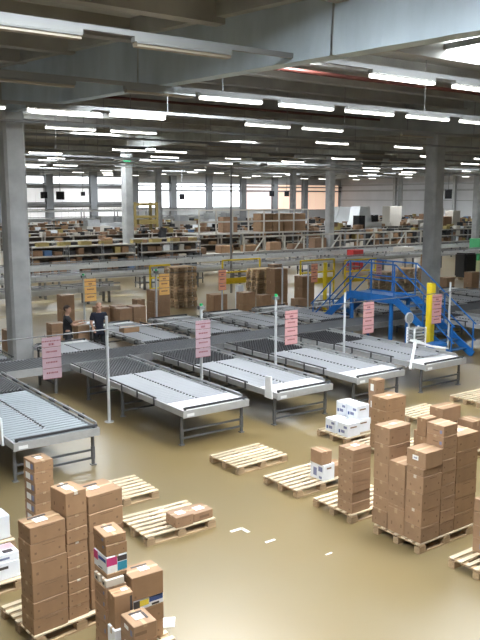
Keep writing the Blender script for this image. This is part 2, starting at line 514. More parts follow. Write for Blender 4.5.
# ================================================================== CARTONS
cache = {}
def carton(x, y, z, lx, ly, lz, label, rz=None, m='carton', group=None, tape='tape', top=None, side=None, front=None, name='carton', cat='carton', slot=False, marks=True):
    """x, y, z = near left lower corner; top/side/front = list of (u, v, w, h, material) stickers in fractions of the face
       side = the face towards -X, front = the face towards -Y"""
    rz = R(random.uniform(-1.6, 1.6)) if rz is None else rz
    key = (round(lx, 2), round(ly, 2), round(lz, 2), m)
    if key not in cache:
        cache[key] = bevel_mesh('carton', lx, ly, lz, m, .006)
    o = link(name, cache[key], None, (x + lx / 2, y + ly / 2, z), rz)
    tag(o, label, cat, group)
    e = .0015
    if tape:
        tw = min(.05, .16 * min(lx, ly))
        t = MB()
        if lx >= ly:
            t.box(-lx / 2 - e, lx / 2 + e, -tw / 2, tw / 2, lz - e, lz + e); t.box(-lx / 2 - e, -lx / 2 + e, -tw / 2, tw / 2, lz * .82, lz); t.box(lx / 2 - e, lx / 2 + e, -tw / 2, tw / 2, lz * .82, lz)
        else:
            t.box(-tw / 2, tw / 2, -ly / 2 - e, ly / 2 + e, lz - e, lz + e); t.box(-tw / 2, tw / 2, -ly / 2 - e, -ly / 2 + e, lz * .82, lz); t.box(-tw / 2, tw / 2, ly / 2 - e, ly / 2 + e, lz * .82, lz)
        t.build('tape', tape, o)
    e = .002
    for (u, v, a, b, mm) in (top or []):
        MB().box((u - .5) * lx, (u - .5 + a) * lx, (v - .5) * ly, (v - .5 + b) * ly, lz - e, lz + 2 * e).build('label' if mm == 'paper' else 'print', mm, o)
    for (u, v, a, b, mm) in (side or []):
        MB().box(-lx / 2 - e, -lx / 2 + e, (u - .5) * ly, (u - .5 + a) * ly, v * lz, (v + b) * lz).build('label' if mm == 'paper' else 'print', mm, o)
    for (u, v, a, b, mm) in (front or []):
        MB().box((u - .5) * lx, (u - .5 + a) * lx, -ly / 2 - e, -ly / 2 + e, v * lz, (v + b) * lz).build('label' if mm == 'paper' else 'print', mm, o)
    return o
FP = [(.12, .40, .06, .12, 'print_brown'), (.80, .35, .05, .12, 'print_brown'), (.35, .82, .35, .035, 'print_brown')]     # faint print on a front face
SP = [(.70, .3, .07, .14, 'print_brown'), (.12, .3, .07, .14, 'print_brown')]
TOPLAB = [(.28, .30, .34, .36, 'paper'), (.20, .74, .5, .10, 'print_dark')]
def stack(x, y, z, lx, ly, heights, what, where, top=None, jit=.006, rot=0, m='carton', side=None, front=None, group=None, tapes=('tape',)):
    n = len(heights)
    for i, hgt in enumerate(heights):
        pos = 'topmost' if i == n - 1 else ('lowest' if i == 0 else ['second', 'third', 'fourth', 'fifth', 'sixth', 'seventh', 'eighth', 'ninth'][n - 2 - i] + ' from the top')
        cr, sr = math.cos(R(rot)), math.sin(R(rot)); sx = x + cr * lx / 2 - sr * ly / 2 - lx / 2; sy = y + sr * lx / 2 + cr * ly / 2 - ly / 2
        carton(sx + random.uniform(-jit, jit), sy + random.uniform(-jit, jit), z, lx, ly, hgt - .002,
               '%s, %s %s' % (what, pos, where), rz=R(rot + random.uniform(-.8, .8)), m=m, group=group, top=top if i == n - 1 else None, side=SP if side is None else side, front=FP if front is None else front, tape=tapes[i % len(tapes)])
        z += hgt
    return z

# ---- left foreground pallets
pallet(2.80, 7.76, 'wooden pallet under the tall brown carton stacks at the lower left', rz=R(5))
stack(2.81, 7.79, PH, .43, .30, [.19, .20, .21, .27, .21, .205], 'large brown carton', 'in the leftmost tall stack', top=TOPLAB, rot=5, group='cartons of the leftmost tall stack')
stack(3.265, 7.855, PH, .275, .34, [.16, .16, .15, .16, .15, .15, .17, .16, .285], 'narrow brown carton', 'in the tallest stack behind the leftmost one', top=TOPLAB, rot=8, group='cartons of the tallest left stack', tapes=('tape', 'tape', 'tape_white'))
stack(3.565, 7.91, PH, .47, .42, [.25, .25, .24, .24, .22, .22], 'wide brown carton', 'in the wide stack beside the pallet of slats', rot=6, top=[(.3, .42, .26, .22, 'paper'), (.2, .72, .45, .08, 'print_dark')], group='cartons of the wide left stack')
# second pallet at the very front
pallet(2.87, 6.42, 'wooden pallet under the mixed cartons at the bottom edge')
ex, ey = 3.33, 7.02
z = PH
for i, hgt in enumerate([.17, .16, .16, .14, .11]):
    carton(ex, ey + .0, z, .25, .28, hgt - .002, 'small brown carton below the magenta printed box, %s' % ['lowest', 'second from below', 'third from below', 'fourth from below', 'uppermost'][i], m='carton_pink', group='small cartons of the front column', front=FP, side=[(.1, .25, .1, .3, 'print_blue'), (.7, .3, .1, .2, 'print_brown')]); z += hgt
for yk in (0, .17):
    carton(ex + .005, ey + yk, z, .22, .12, .085, 'tiny cream carton %s under the magenta printed box' % ('at the right' if yk == 0 else 'at the left'), m='tape_white', group='cream cartons', side=[(.3, .25, .35, .4, 'print_dark')], tape='tape')
z += .088
carton(ex + .03, ey + .02, z, .24, .31, .05, 'flat brown carton right below the magenta printed box', m='carton')
z += .052
o = carton(ex + .035, ey + .03, z, .245, .31, .185, 'white box with magenta and cyan print in the front column', m='white_box', tape='tape', name='printed_box', cat='box',
       side=[(.68, .45, .32, .52, 'print_magenta'), (.08, .62, .55, .2, 'print_navy'), (.35, .1, .3, .06, 'print_dark')], front=[(0, .45, .50, .5, 'print_magenta'), (.02, .0, .46, .42, 'paper'), (.52, .05, .46, .5, 'print_cyan'), (.52, .6, .46, .32, 'print_dark')])
z += .187
carton(ex + .04, ey + .035, z, .25, .32, .13, 'brown carton with printed side between printed box and topmost carton', m='carton', front=FP, side=[(.15, .62, .12, .2, 'print_blue'), (.75, .2, .05, .2, 'print_brown')]); z += .132
carton(ex + .035, ey + .04, z, .25, .32, .10, 'topmost brown carton with white label on the front column', rz=R(-3), m='carton', front=FP, side=[(.12, .35, .14, .3, 'print_blue'), (.4, .45, .3, .08, 'print_brown')], top=[(.32, .30, .36, .36, 'paper'), (.26, .74, .5, .08, 'print_dark')])
# upright box F on a white box
carton(3.32, 6.80, PH, .22, .18, .36, 'white carton under the upright brown carton at the front', m='white_box', name='white_carton')
carton(3.34, 6.82, PH + .362, .215, .175, .37, 'upright brown carton with dark strip beside the front column', m='carton', front=[(.82, .05, .12, .85, 'print_dark')], top=[(.55, .4, .3, .3, 'paper')], rz=R(-4))
# box G with coloured box below
stack(3.63, 6.96, PH, .37, .30, [.20, .20], 'brown carton', 'below the yellow and blue printed box', group='cartons under the yellow and blue box')
carton(3.63, 6.96, PH + .40, .37, .30, .12, 'box with yellow, blue and black print under the large carton', m='white_box', name='printed_box', cat='box', front=[(.2, .3, .3, .55, 'print_yellow'), (.52, .45, .46, .5, 'print_navy'), (.0, .0, .2, .9, 'print_dark'), (.6, .08, .25, .2, 'print_dark')])
carton(3.62, 6.95, PH + .522, .38, .30, .27, 'large brown carton with white label right of the front column', m='carton', top=[(.40, .35, .3, .3, 'paper'), (.25, .72, .5, .08, 'print_dark')], front=[(.08, .1, .05, .1, 'print_brown')], rz=R(-3))
# front box H
z = PH
for i, hgt in enumerate([.18, .19, .18]):
    carton(3.37, 6.46, z, .265, .315, hgt - .002, 'brown carton with white label at the bottom edge, %s' % ['lowest of three', 'middle of three', 'topmost of three'][i], m='carton_pink', group='three cartons at the bottom edge', rz=R(-2), side=[(.12, .3, .14, .35, 'print_blue'), (.4, .45, .3, .25, 'paper')], front=[(.05, .4, .5, .2, 'print_brown')], top=[(.30, .36, .38, .34, 'paper'), (.25, .74, .55, .10, 'print_dark'), (.72, .3, .1, .4, 'print_dark')] if i == 2 else None); z += hgt
pallet(2.55, 5.35, 'wooden pallet just below the frame carrying a single low carton')
carton(2.93, 6.0, PH, .28, .22, .30, 'low brown carton peeking in at the bottom edge', m='carton_pink')
# narrow stack Z
stack(3.67, 9.90, 0, .29, .33, [.154] * 9, 'small side-labelled carton', 'in the narrow stack below the leftmost table', rot=5, top=[(.35, .35, .3, .3, 'paper'), (.3, .72, .5, .08, 'print_dark')], side=[(.12, .25, .2, .5, 'print_blue'), (.38, .2, .4, .6, 'paper')], group='cartons of the narrow stack')
# white and pink boxes at the left edge
pallet(2.03, 9.17, 'wooden pallet with white and pink boxes at the left edge')
for k, x in enumerate((2.33, 2.765)):
    wh = 'cut by the frame' if k == 0 else 'at the left edge'
    carton(x, 9.25, PH, .42, .31, .23, 'white carton with dark hand slot %s' % wh, m='white_box', name='white_carton', group='white slotted cartons', front=[(.36, .62, .28, .16, 'print_dark')], tape=None)
    carton(x, 9.26, PH + .232, .42, .31, .11, 'flat white box with pink lid %s' % wh, m='white_box', name='white_carton', group='pink lidded boxes', tape=None, front=[(.2, .3, .5, .25, 'print_blue')], top=[(.03, .08, .45, .84, 'pink_card'), (.55, .45, .42, .47, 'pink_card'), (.55, .08, .3, .3, 'print_dark')])
pallet(2.32, 10.35, 'wooden pallet under the white slotted box at the left edge')
carton(3.06, 10.45, PH, .42, .32, .34, 'single white carton with dark hand slot behind the pink lidded boxes', m='white_box', name='white_carton', front=[(.36, .62, .26, .14, 'print_dark')], tape=None)

# ---- empty and part-loaded pallets on the left row
pallet(5.07, 9.27, 'light wooden pallet carrying two flat cartons, left of the floor mark', rz=R(-.5))
carton(5.57, 9.28, PH, .31, .30, .165, 'flat brown carton on the light pallet, left of two', m='carton_pink', top=[(.3, .3, .45, .4, 'paper')], front=FP, side=SP, group=None)
carton(5.90, 9.31, PH, .35, .32, .135, 'flat brown carton on the light pallet, right of two', m='carton_pink', top=[(.3, .3, .45, .4, 'paper')], front=[(.3, .3, .5, .3, 'print_brown')])
pallet(4.95, 10.78, 'empty light wooden pallet behind the wide left carton stack')
# ---- right row
pallet(7.86, 10.86, 'empty light wooden pallet alone in the middle of the floor', rz=R(2.5))
pallet(8.0, 9.38, 'light wooden pallet with a white box and a brown box on it', rz=R(1))
carton(8.64, 9.43, PH, .26, .35, .285, 'white box with blue print on the middle pallet', m='white_box', name='white_carton', tape=None, side=[(.08, .55, .3, .3, 'print_blue'), (.5, .2, .25, .5, 'print_blue'), (.12, .1, .2, .15, 'print_blue')], front=[(.3, .7, .4, .1, 'print_brown')])
carton(8.615, 9.45, PH + .287, .235, .30, .235, 'plain brown box standing on the white box', m='carton_pink', rz=R(-2))
carton(8.92, 9.48, PH, .30, .30, .20, 'low brown carton behind the white box on the middle pallet', m='carton')
pallet(8.02, 8.10, 'wooden pallet under the slim brown stack right of centre')
stack(8.06, 8.14, PH, .40, .32, [.165, .165, .17, .17, .17, .185], 'brown carton', 'in the slim stack right of centre', m='carton_pink', top=[(.4, .4, .3, .3, 'paper')], group='cartons of the slim stack', front=[(.1, .6, .8, .02, 'print_brown')])
# big right pallet
pallet(8.08, 6.79, 'wooden pallet under the big carton block at the right', group='loading pallets on the floor')
stack(8.11, 7.45, PH, .46, .30, [.25, .20, .25, .28, .29, .265], 'brown carton', 'in the rear left column of the big block', m='carton_pink', top=[(.4, .4, .25, .25, 'tape_white')], group='rear left column of the big block')
zt = stack(8.11, 7.13, PH, .40, .31, [.37, .05, .20, .22], 'brown carton', 'in the middle left column of the big block', m='carton_pink', group='middle left column of the big block', front=[(.1, .1, .1, .8, 'print_brown')])
carton(8.11, 7.14, zt, .33, .30, .23, 'brown carton on top of the middle left column', m='carton_pink')
zt = stack(8.12, 6.81, PH, .40, .31, [.23, .25, .25, .25, .11], 'brown carton', 'in the front left column of the big block', m='carton_pink', group='front left column of the big block', tapes=('tape', 'tape_white'))
carton(8.15, 6.80, zt, .37, .35, .24, 'brown carton with white side label on the front left column', m='carton_pink', side=[(.38, .42, .30, .28, 'paper'), (.44, .5, .18, .1, 'print_blue')])
stack(8.535, 6.815, PH, .31, .31, [.19, .19, .19, .19, .19, .19, .19, .16, .16], 'brown carton', 'in the front middle column of the big block', m='carton_pink', group='front middle column of the big block', side=[(.1, .25, .12, .3, 'print_blue'), (.3, .4, .3, .1, 'print_brown')])
stack(8.86, 6.82, PH, .48, .40, [.24] * 6, 'brown carton', 'in the front right column of the big block', m='carton', group='front right column of the big block', top=[(.4, .4, .3, .3, 'tape_white')])
stack(8.54, 7.14, PH, .24, .17, [.28] * 6, 'slim brown carton', 'in the inner column of the big block', m='carton', group='inner column of the big block')
# pallet with box stack at the right edge
pallet(8.13, 5.42, 'wooden pallet under the grey carton stack at the right edge')
zz = PH
stack(8.55, 5.86, PH, .33, .40, [.20, .19, .19, .19], 'pale labelled carton', 'in the stack cut by the right edge', m='carton_pink', side=[(.1, .3, .3, .4, 'paper'), (.6, .3, .1, .4, 'print_blue')], group='cartons cut by the right edge')
# pallets behind the big block
pallet(10.62, 9.86, 'wooden pallet under the tall plain cartons behind the big block')
stack(10.66, 9.90, PH, .54, .40, [.28, .28, .24, .25], 'big plain brown carton', 'in the stack beside the white boxes', m='carton', group='cartons beside the white boxes', top=[(.4, .4, .2, .2, 'tape_white')])
pallet(10.62, 10.92, 'wooden pallet carrying the white boxes with blue print', group='loading pallets on the floor')
n = 0
WS = [(.10, .62, .3, .18, 'print_blue'), (.30, .25, .35, .22, 'print_blue'), (.72, .2, .15, .25, 'print_navy')]
for (x, y, z, lab) in ((10.70, 11.34, PH, 'white paper box with blue print in the front row, left of two'), (10.70, 10.97, PH, 'white paper box with blue print in the front row, right of two'),
                       (11.10, 11.44, PH, 'lower white paper box of the back row, left'), (11.10, 11.08, PH, 'lower white paper box of the back row, right'),
                       (11.10, 11.44, PH + .28, 'upper white paper box of the back row, left of three'), (11.10, 11.12, PH + .28, 'upper white paper box of the back row, middle of three')):
    carton(x, y, z, .36, .31, .278, lab, m='white_box', name='white_carton', side=WS, front=[(.2, .65, .5, .1, 'print_brown')], tape=None, group='white boxes with blue print')
stack(11.50, 10.98, PH, .26, .22, [.36, .36, .37], 'slim brown carton', 'in the slender tower behind the white boxes', m='carton_pink', side=[(.3, .35, .4, .4, 'paper')], group='slender carton tower')
pallet(11.2, 8.86, 'wooden pallet carrying mixed cartons behind the big block', n=7)
stack(11.68, 9.38, PH, .46, .28, [.26, .26], 'carton with shade put into its colour', 'under the wide top carton behind the big block', m='carton_dark', group='dark cartons behind the big block')  # dark tone stands for the shadow below the wide carton
carton(11.62, 9.32, PH + .525, .54, .33, .30, 'wide brown carton topping the dark stack behind the big block', m='carton_pink')
carton(11.24, 9.40, PH, .30, .30, .40, 'brown carton half hidden beside the dark stack', m='carton_pink')
carton(11.22, 8.92, PH, .36, .34, .36, 'low brown carton in the gap of the big block', m='carton_pink')
carton(12.06, 8.95, PH, .32, .36, .58, 'tall brown carton right of the dark stack', m='carton_pink')
pallet(12.0, 7.8, 'wooden pallet under the tall labelled carton at the right edge')
stack(12.05, 8.20, PH, .6, .45, [.34, .34], 'large carton', 'at the right edge behind the big block', m='carton_pink', side=[(.3, .5, .35, .3, 'paper')], group='large cartons at the right edge')
pallet(12.95, 10.9, 'grey wooden pallet lying behind the wide top carton', rz=R(3))
pallet(15.2, 11.1, 'wooden pallet lying at the right edge below the end table')
carton(13.75, 9.6, 0, .5, .4, .30, 'white carton on the floor at the right edge', m='white_box', name='white_carton')
# loose sheets on the floor
o = MB().prism([(4.08, 7.36), (4.30, 7.23), (4.42, 7.41), (4.20, 7.53)], 'z', .0, .008).build('packing_sheet', 'paper')
tag(o, 'crumpled white packing sheet on the floor beside the front cartons', 'sheet')

# ================================================================== ROLLER TABLES
TW = 1.57
def roller_mesh(x0, x1, y0, y1, pitch, r, z, m, name):
    mb = MB(); y = y0 + pitch / 2
    while y < y1 - pitch * .3:
        mb.tube((x0, y, z), (x1, y, z), r, 6); y += pitch
    return mb.mesh(name, m)
def wheel_mesh(x0, x1, y0, y1, z, m, pitch=.085):
    mb = MB(); j = 0; y = y0 + .06
    while y < y1 - .03:
        x = x0 + .05 + (pitch / 2 if j % 2 else 0)
        while x < x1 - .03:
            mb.tube((x - .014, y, z), (x + .014, y, z), .034, 6); x += pitch
        y += pitch * .72; j += 1
    return mb.mesh('skate_wheels', m)
def make_table(plate, light, dark, white=True, pitch=.13, rmat='roller'):
    L = plate + light + dark; E = light + plate
    r = thing('roller_table', 'x', 'roller table')
    for s_, x0 in ((0, -.035), (1, TW)):
        MB().box(x0, x0 + .035, 0, L, .635, .765).build('side_panel', 'galv', r)
    MB().box(0, TW, .0, L, .655, .675).build('bed_plate', 'bed_light', r)
    stuff(link('rollers', roller_mesh(.02, TW / 2 - .03, plate, E, pitch, .034, .720, rmat, 'rollers'), r))
    stuff(link('rollers', roller_mesh(TW / 2 + .03, TW - .02, plate, E, pitch, .034, .720, rmat, 'rollers'), r))
    MB().box(TW / 2 - .028, TW / 2 + .028, plate, E, .66, .738).build('lane_divider', 'galv', r)
    mb = MB(); y = plate + .05
    while y < E - .03:
        mb.box(TW / 2 - .014, TW / 2 + .014, y, y + .05, .73, .758); y += .125
    stuff(mb.build('divider_wheels', 'wheel_black', r))
    if dark > .1:
        MB().box(0, TW, E, L, .66, .70).build('bed_plate', 'bed_dark', r)
        stuff(link('skate_wheels', wheel_mesh(.0, TW, E, L, .722, 'wheel_black'), r))
    if white:
        MB().box(0, TW, .0, plate, .70, .756).build('end_plate', 'end_white', r)
    else:
        link('rollers', roller_mesh(.02, TW - .02, .02, plate, pitch, .034, .720, rmat, 'rollers'), r)['kind'] = 'stuff'
    MB().box(-.035, TW + .035, -.03, .0, .615, .762).build('front_fascia', 'galv', r)
    MB().box(.05, .22, -.036, -.03, .64, .70).build('name_plate', 'end_white', r)
    MB().box(.02, TW + .02, .03, .07, .775, .815).box(.03, .07, .03, .07, .755, .78).box(TW - .07, TW - .03, .03, .07, .755, .78).build('end_stop', 'black_steel', r)
    # guide rails with brackets
    gl = MB().bar((-.05, plate + .35, .815), (-.05, L - .1, .815), .022, .03).build('guide_rail', 'black_steel', r)
    y = plate + .45
    while y < L:
        MB().box(-.055, -.037, y - .022, y + .022, .65, .81).build('bracket', 'black_steel', gl); y += .74
    gr = MB().bar((TW + .055, plate * .5, .815), (TW + .055, L - .1, .815), .022, .035).bar((TW + .13, plate * .5, .76), (TW + .13, L - .1, .76), .025, .035).build('guide_rail', 'galv', r)
    y = plate + .3
    while y < L:
        MB().box(TW + .037, TW + .15, y - .022, y + .022, .68, .80).build('bracket', 'black_steel', gr); y += .74
    # leg frames
    for y in ((.16, 2.75, L - .9) if L > 4 else (.16, L - .5)):
        for x in (.03, TW - .03):
            lg = MB().box(x - .024, x + .024, y - .022, y + .022, .02, .66).build('leg', 'leg_grey', r)
            MB().box(x - .05, x + .05, y - .05, y + .05, 0, .02).build('foot', 'galv_dark', lg)
            MB().box(x - .03, x + .03, y - .028, y + .028, .12, .36).build('leg_sleeve', 'leg_grey', lg)
        for z in (.14, .30):
            MB().box(.06, TW - .06, y - .018, y + .018, z - .018, z + .018).build('crossbar', 'leg_grey', r)
    MB().box(.2, .6, 1.9, 2.2, .50, .585).build('drive_box', 'black_steel', r)
    return r
t_near = make_table(.70, 3.05, 1.75)
FY = 12.78
tx = [4.42, 7.90, 10.32, 12.75, 15.17]
tl = ['large roller table at the left edge beside the thick column', 'roller table in front of the first grey pole, second from the left', 'roller table with white end plate, middle of the five near ones',
      'roller table behind the white printed boxes, fourth from the left', 'roller table nearest the blue stairs with a white sheet over its side']
for i, x in enumerate(tx):
    if i == 0: r = make_table(.62, 3.1, 1.78, white=False, pitch=.15, rmat='roller_blue')
    else: r = t_near if i == 1 else copy_tree(t_near)
    r.location = (x, FY, 0); r['label'] = tl[i]; r['group'] = 'near roller tables'
# table to the right of the stairs
r = make_table(.6, 1.7, .6); r.location = (21.6, 15.45, 0); r['label'] = 'roller table right of the blue stairs at the right edge'; r['group'] = 'near roller tables'
# main cross conveyor in sections
MY0, MY1 = 18.42, 19.62
def main_section(x0, x1, lab):
    r = thing('cross_conveyor', lab, 'conveyor', (x0, MY0, 0), 0, 'sections of the cross conveyor')
    Lx, Wy = x1 - x0, MY1 - MY0
    for y0 in (-.03, Wy):
        MB().box(0, Lx - .01, y0, y0 + .03, .55, .745).build('side_panel', 'galv' if x0 < 6 else 'galv_dark', r)
    MB().box(0, Lx - .01, 0, Wy, .62, .66).build('bed_plate', 'bed_dark', r)
    mb = MB(); x = .05
    while x < Lx - .04:
        mb.tube((x, .02, .72), (x, Wy - .02, .72), .033, 6); x += .09
    stuff(mb.build('rollers', 'roller_grey', r))
    for y in (.05, Wy - .05):
        MB().box(.3, .36, y - .03, y + .03, 0, .6).build('leg', 'galv_dark', r)
    MB().box(.31, .35, .08, Wy - .08, .22, .27).build('crossbar', 'galv_dark', r)
    return r
xs = [1.6, 4.4, 7.2, 10.0, 12.8, 15.6, 18.4, 21.2, 24.0, 27.0, 30.0]
pos_l = ['at the left edge', 'behind the leftmost table', 'behind the first grey pole', 'behind the second table', 'behind the middle table', 'behind the fourth table', 'under the blue stairs', 'right of the blue stairs', 'before the tall right column', 'at the right edge']
for a, b, p in zip(xs[:-1], xs[1:], pos_l):
    main_section(a, b, 'grey roller cross conveyor section ' + p)
# far tables on the other side of the cross conveyor
t_far = make_table(.3, 3.3, .35)
t_short = make_table(.25, 1.2, .15)
t_short.rotation_euler.z = math.pi; t_short.location = (8.1 + TW, 21.3, 0)
t_short['label'] = 'short far roller table in front of the man in black'; t_short['group'] = 'far roller tables'
fx_ = [(5.3, 'left of the thick column'), (10.85, 'where the bald man works'), (13.2, 'below the first orange yellow sheets'), (15.5, 'below the wooden pallet stack'), (17.8, 'left of the blue stairs'), (20.85, 'behind the blue stairs'), (23.3, 'beyond the blue stairs by the low cartons'), (25.8, 'near the foot of the tall right column'), (28.3, 'farthest to the right')]
for i, (x, p) in enumerate(fx_):
    r = t_far if i == 0 else copy_tree(t_far)
    r.rotation_euler.z = math.pi
    r.location = (x + TW, 23.65, 0); r['label'] = 'far roller table ' + p; r['group'] = 'far roller tables'

# ---- white side shields at the table fronts
def shield(x, y, lab):
    r = thing('side_shield', lab, 'shield', (x, y, .60), 0, 'white side shields')
    MB().prism([(0, .02), (.26, .02), (.24, .50), (.04, .52)], 'x', -.095, -.06).build('panel', 'white_plastic', r)
    MB().box(-.06, -.037, .08, .18, 0, .2).build('bracket', 'galv_dark', r)
for i in (0, 2):
    shield(tx[i], FY + .05 + (.35 if i == 0 else .05), 'upright white plastic shield at the front corner of the %s roller table' % ['leftmost', '', 'middle'][i])
r = thing('side_shield', 'bent white plastic shield draped over the table nearest the stairs', 'shield', (tx[4], FY, .6))
MB().bar((-.10, .42, .0), (.08, .50, .34), .05, .09).bar((.08, .50, .34), (.30, .60, .70), .05, .09).build('arm', 'white_plastic', r)
MB().prism([(.22, .66), (.5, .56), (.9, .44), (1.40, .36), (1.40, .39), (.9, .48), (.5, .61), (.22, .72)], 'y', .42, .74).build('sheet', 'white_plastic', r)

# ---- grey signal poles with green lamps
def signal_pole(x, y, hgt, lab, grp, lamp=True):
    r = thing('signal_pole', lab, 'pole', (x, y, 0), 0, grp)
    MB().tube((0, 0, .012), (0, 0, hgt), .034, 10).build('shaft', 'pole_grey', r, smooth=False)
    MB().tube((0, 0, 0), (0, 0, .014), .11, 12).build('base_plate', 'pole_grey', r)
    if lamp:
        MB().box(-.07, .07, -.06, .06, hgt, hgt + .08).build('lamp_box', 'galv_dark', r)
        MB().tube((0, 0, hgt + .08), (0, 0, hgt + .14), .04, 10).build('lamp', 'lamp_green', r)
pl = ['beside the second roller table', 'carrying the second pink sheets', 'between the middle and fourth tables', 'left of the table nearest the stairs', 'right of the yellow post']
for k, x in enumerate((7.48, 9.98, 12.28, 14.72, 19.2)):
    signal_pole(x, 15.32, 2.42 if k != 1 else 2.36, 'slim light grey signal pole ' + pl[k], 'near signal poles', k in (1, 2))
fp = ['above the bald man', 'by the first yellow sheets', 'by the orange sheets', 'right of the tall cartons', 'by the yellow gate']
for k, x in enumerate((10.86, 13.66, 16.53, 19.48, 20.85)):
    signal_pole(x, 23.9, 2.35, 'far slim grey signal pole ' + fp[k], 'far signal poles', k in (0, 1))
o = MB().tube((1, 15.26, 2.13), (26, 15.26, 2.13), .014, 6).build('steel_cable', 'galv_dark')
tag(o, 'thin steel cable strung across in front of the poles', 'cable')
o = MB().tube((6, 23.84, 2.33), (30, 23.84, 2.33), .010, 6).build('steel_cable', 'galv_dark')
tag(o, 'thin steel cable behind, carrying the orange sheets', 'cable')

# ---- hanging sheets with lettering
def sheets(x, y, z1, lab, m, n=4, wdt=.42, hh=.215, first='A', grp='hanging lane sheets'):
    r = thing('lane_sign', lab, 'sign', (x, y, z1 - n * (hh + .012)), 0, grp)
    for k in range(n):
        z = (n - 1 - k) * (hh + .012)
        s_ = MB().box(-wdt / 2, wdt / 2, -.006, .006, z, z + hh).build('sheet', m, r)
        rows = [(.62, .16, .30)] if k else [(.62, .12, .5), (.30, .22, .14)]
        mb = MB()
        for (v, th, wd) in rows:
            # word-like strokes
            q = -wd * wdt
            while q < wd * wdt:
                l = random.uniform(.015, .035)
                mb.box(q, min(q + l, wd * wdt), -.0085, -.006, z + v * hh - th * hh / 2, z + v * hh + th * hh / 2); q += l + .012
        stuff(mb.build('lettering', 'ink', s_))
        MB().box(-wdt / 2, wdt / 2, -.008, -.006, z, z + .012).build('border', 'ink', s_)
    MB().tube((-wdt * .3, 0, n * (hh + .012) - .02), (-wdt * .3, .03, n * (hh + .012) + .05), .006, 5).tube((wdt * .3, 0, n * (hh + .012) - .02), (wdt * .3, .03, n * (hh + .012) + .05), .006, 5).build('hook', 'galv_dark', r)
for x, lab, m in ((6.13, 'mauve printed sheets hanging in front of the thick column base', 'sign_mauve'), (9.95, 'mauve pink printed sheets hanging on the second grey pole', 'sign_mauve'), (12.7, 'pink printed sheets hanging between the middle and fourth tables', 'sign_pink'),
                  (15.53, 'pink printed sheets hanging below the blue stair deck', 'sign_pink'), (18.45, 'pink printed sheets hanging beside the yellow post', 'sign_pink')):
    sheets(x, 15.2, 2.12, lab, m)
for x, lab, m in ((11.07, 'orange yellow sheets hanging above the bald man', 'sign_orange'), (13.95, 'orange yellow sheets in front of the tall pallet stack', 'sign_orange'), (16.49, 'salmon orange sheets in front of the yellow gate', 'sign_salmon'),
                  (21.12, 'salmon orange sheets left of the blue stairs', 'sign_salmon'), (24.92, 'red striped sheets behind the blue stair rail', 'sign_pink')):
    sheets(x * .998, 23.78, 2.33, lab, m, n=3, wdt=.42 if m == 'sign_orange' else .34, hh=.25)

# ================================================================== BLUE CROSSOVER STAIRS
def stairs():
    r = thing('crossover_stairs', 'blue steel crossover stairs with a raised deck over the cross conveyor', 'stairs', (19.2, 0, 0))
    Wd = .95; DZ = 1.70; y0, y1, y2, y3 = 15.1, 17.55, 19.75, 21.7
    d = MB().box(0, Wd, y1, y2, DZ - .06, DZ).build('deck', 'blue_paint', r)
    for x in (-.04, Wd):
        MB().box(x, x + .04, y1, y2, DZ - .22, DZ + .05).build('edge_beam', 'blue_paint', d)
        for (ya, za, yb, zb) in ((y0, .05, y1, DZ - .08), (y3, .05, y2, DZ - .08)):
            MB().bar((x + .02, ya, za), (x + .02, yb, zb), .05, .24).build('stringer', 'blue_paint', r)
    n = 7
    for (ya, yb) in ((y0, y1), (y3, y2)):
        for k in range(1, n):
            t = k / n; y = ya + (yb - ya) * t; z = DZ * t
            MB().box(.0, Wd, y - .13, y + .13, z - .035, z).build('tread', 'blue_tread', r)
    for x in (.06, Wd - .06):
        for y in (y1 + .25, y2 - .06):
            lg = MB().box(x - .05, x + .05, y - .05, y + .05, .0, DZ - .06).build('leg', 'blue_paint', r)
            MB().box(x - .1, x + .1, y - .1, y + .1, 0, .015).build('foot', 'blue_paint', lg)
    for x in (-.05, Wd + .05):
        for hgt in (1.1, .55):
            rl = MB().path([(x, y0 - .05, hgt * .95), (x, y1, DZ + hgt), (x, y2, DZ + hgt), (x, y3 + .05, hgt * .95)], .024, 8).build('handrail', 'blue_paint', r)
        for y, zb in ((y0 + .05, .03), ((y0 + y1) / 2, DZ / 2), (y1 + .05, DZ - .1), ((y1 + y2) / 2, DZ - .1), (y2 - .05, DZ - .1), ((y2 + y3) / 2, DZ / 2), (y3 - .05, .03)):
            zt = DZ + 1.1 if y1 <= y <= y2 else zb + 1.0
            if y < y1: zt = 1.05 + (DZ + 1.1 - 1.05) * (y - y0) / (y1 - y0)
            if y > y2: zt = 1.05 + (DZ + 1.1 - 1.05) * (y3 - y) / (y3 - y2)
            MB().tube((x, y, zb), (x, y, zt), .024, 8).build('post', 'blue_paint', r)
    return r
stairs()
o = thing('step_block', 'small blue step with grey front at the foot of the stairs', 'step', (18.85, 15.15, 0))
MB().prism([(-.55, 0), (.1, 0), (.2, .25), (.05, .45), (-.5, .4)], 'z', .46, .56).build('top', 'blue_paint', o)
MB().box(-.5, .08, .03, .38, 0, .46).build('body', 'beige_panel', o)
r = thing('guard_post', 'bright yellow square guard post in front of the blue stairs', 'post', (18.82, 15.75, 0))
MB().prism([(-.11, -.08), (-.08, -.11), (.08, -.11), (.11, -.08), (.11, .08), (.08, .11), (-.08, .11), (-.11, .08)], 'z', .015, 2.38).build('shaft', 'yellow_paint', r)
MB().box(-.18, .18, -.18, .18, 0, .015).build('base_plate', 'yellow_paint', r)
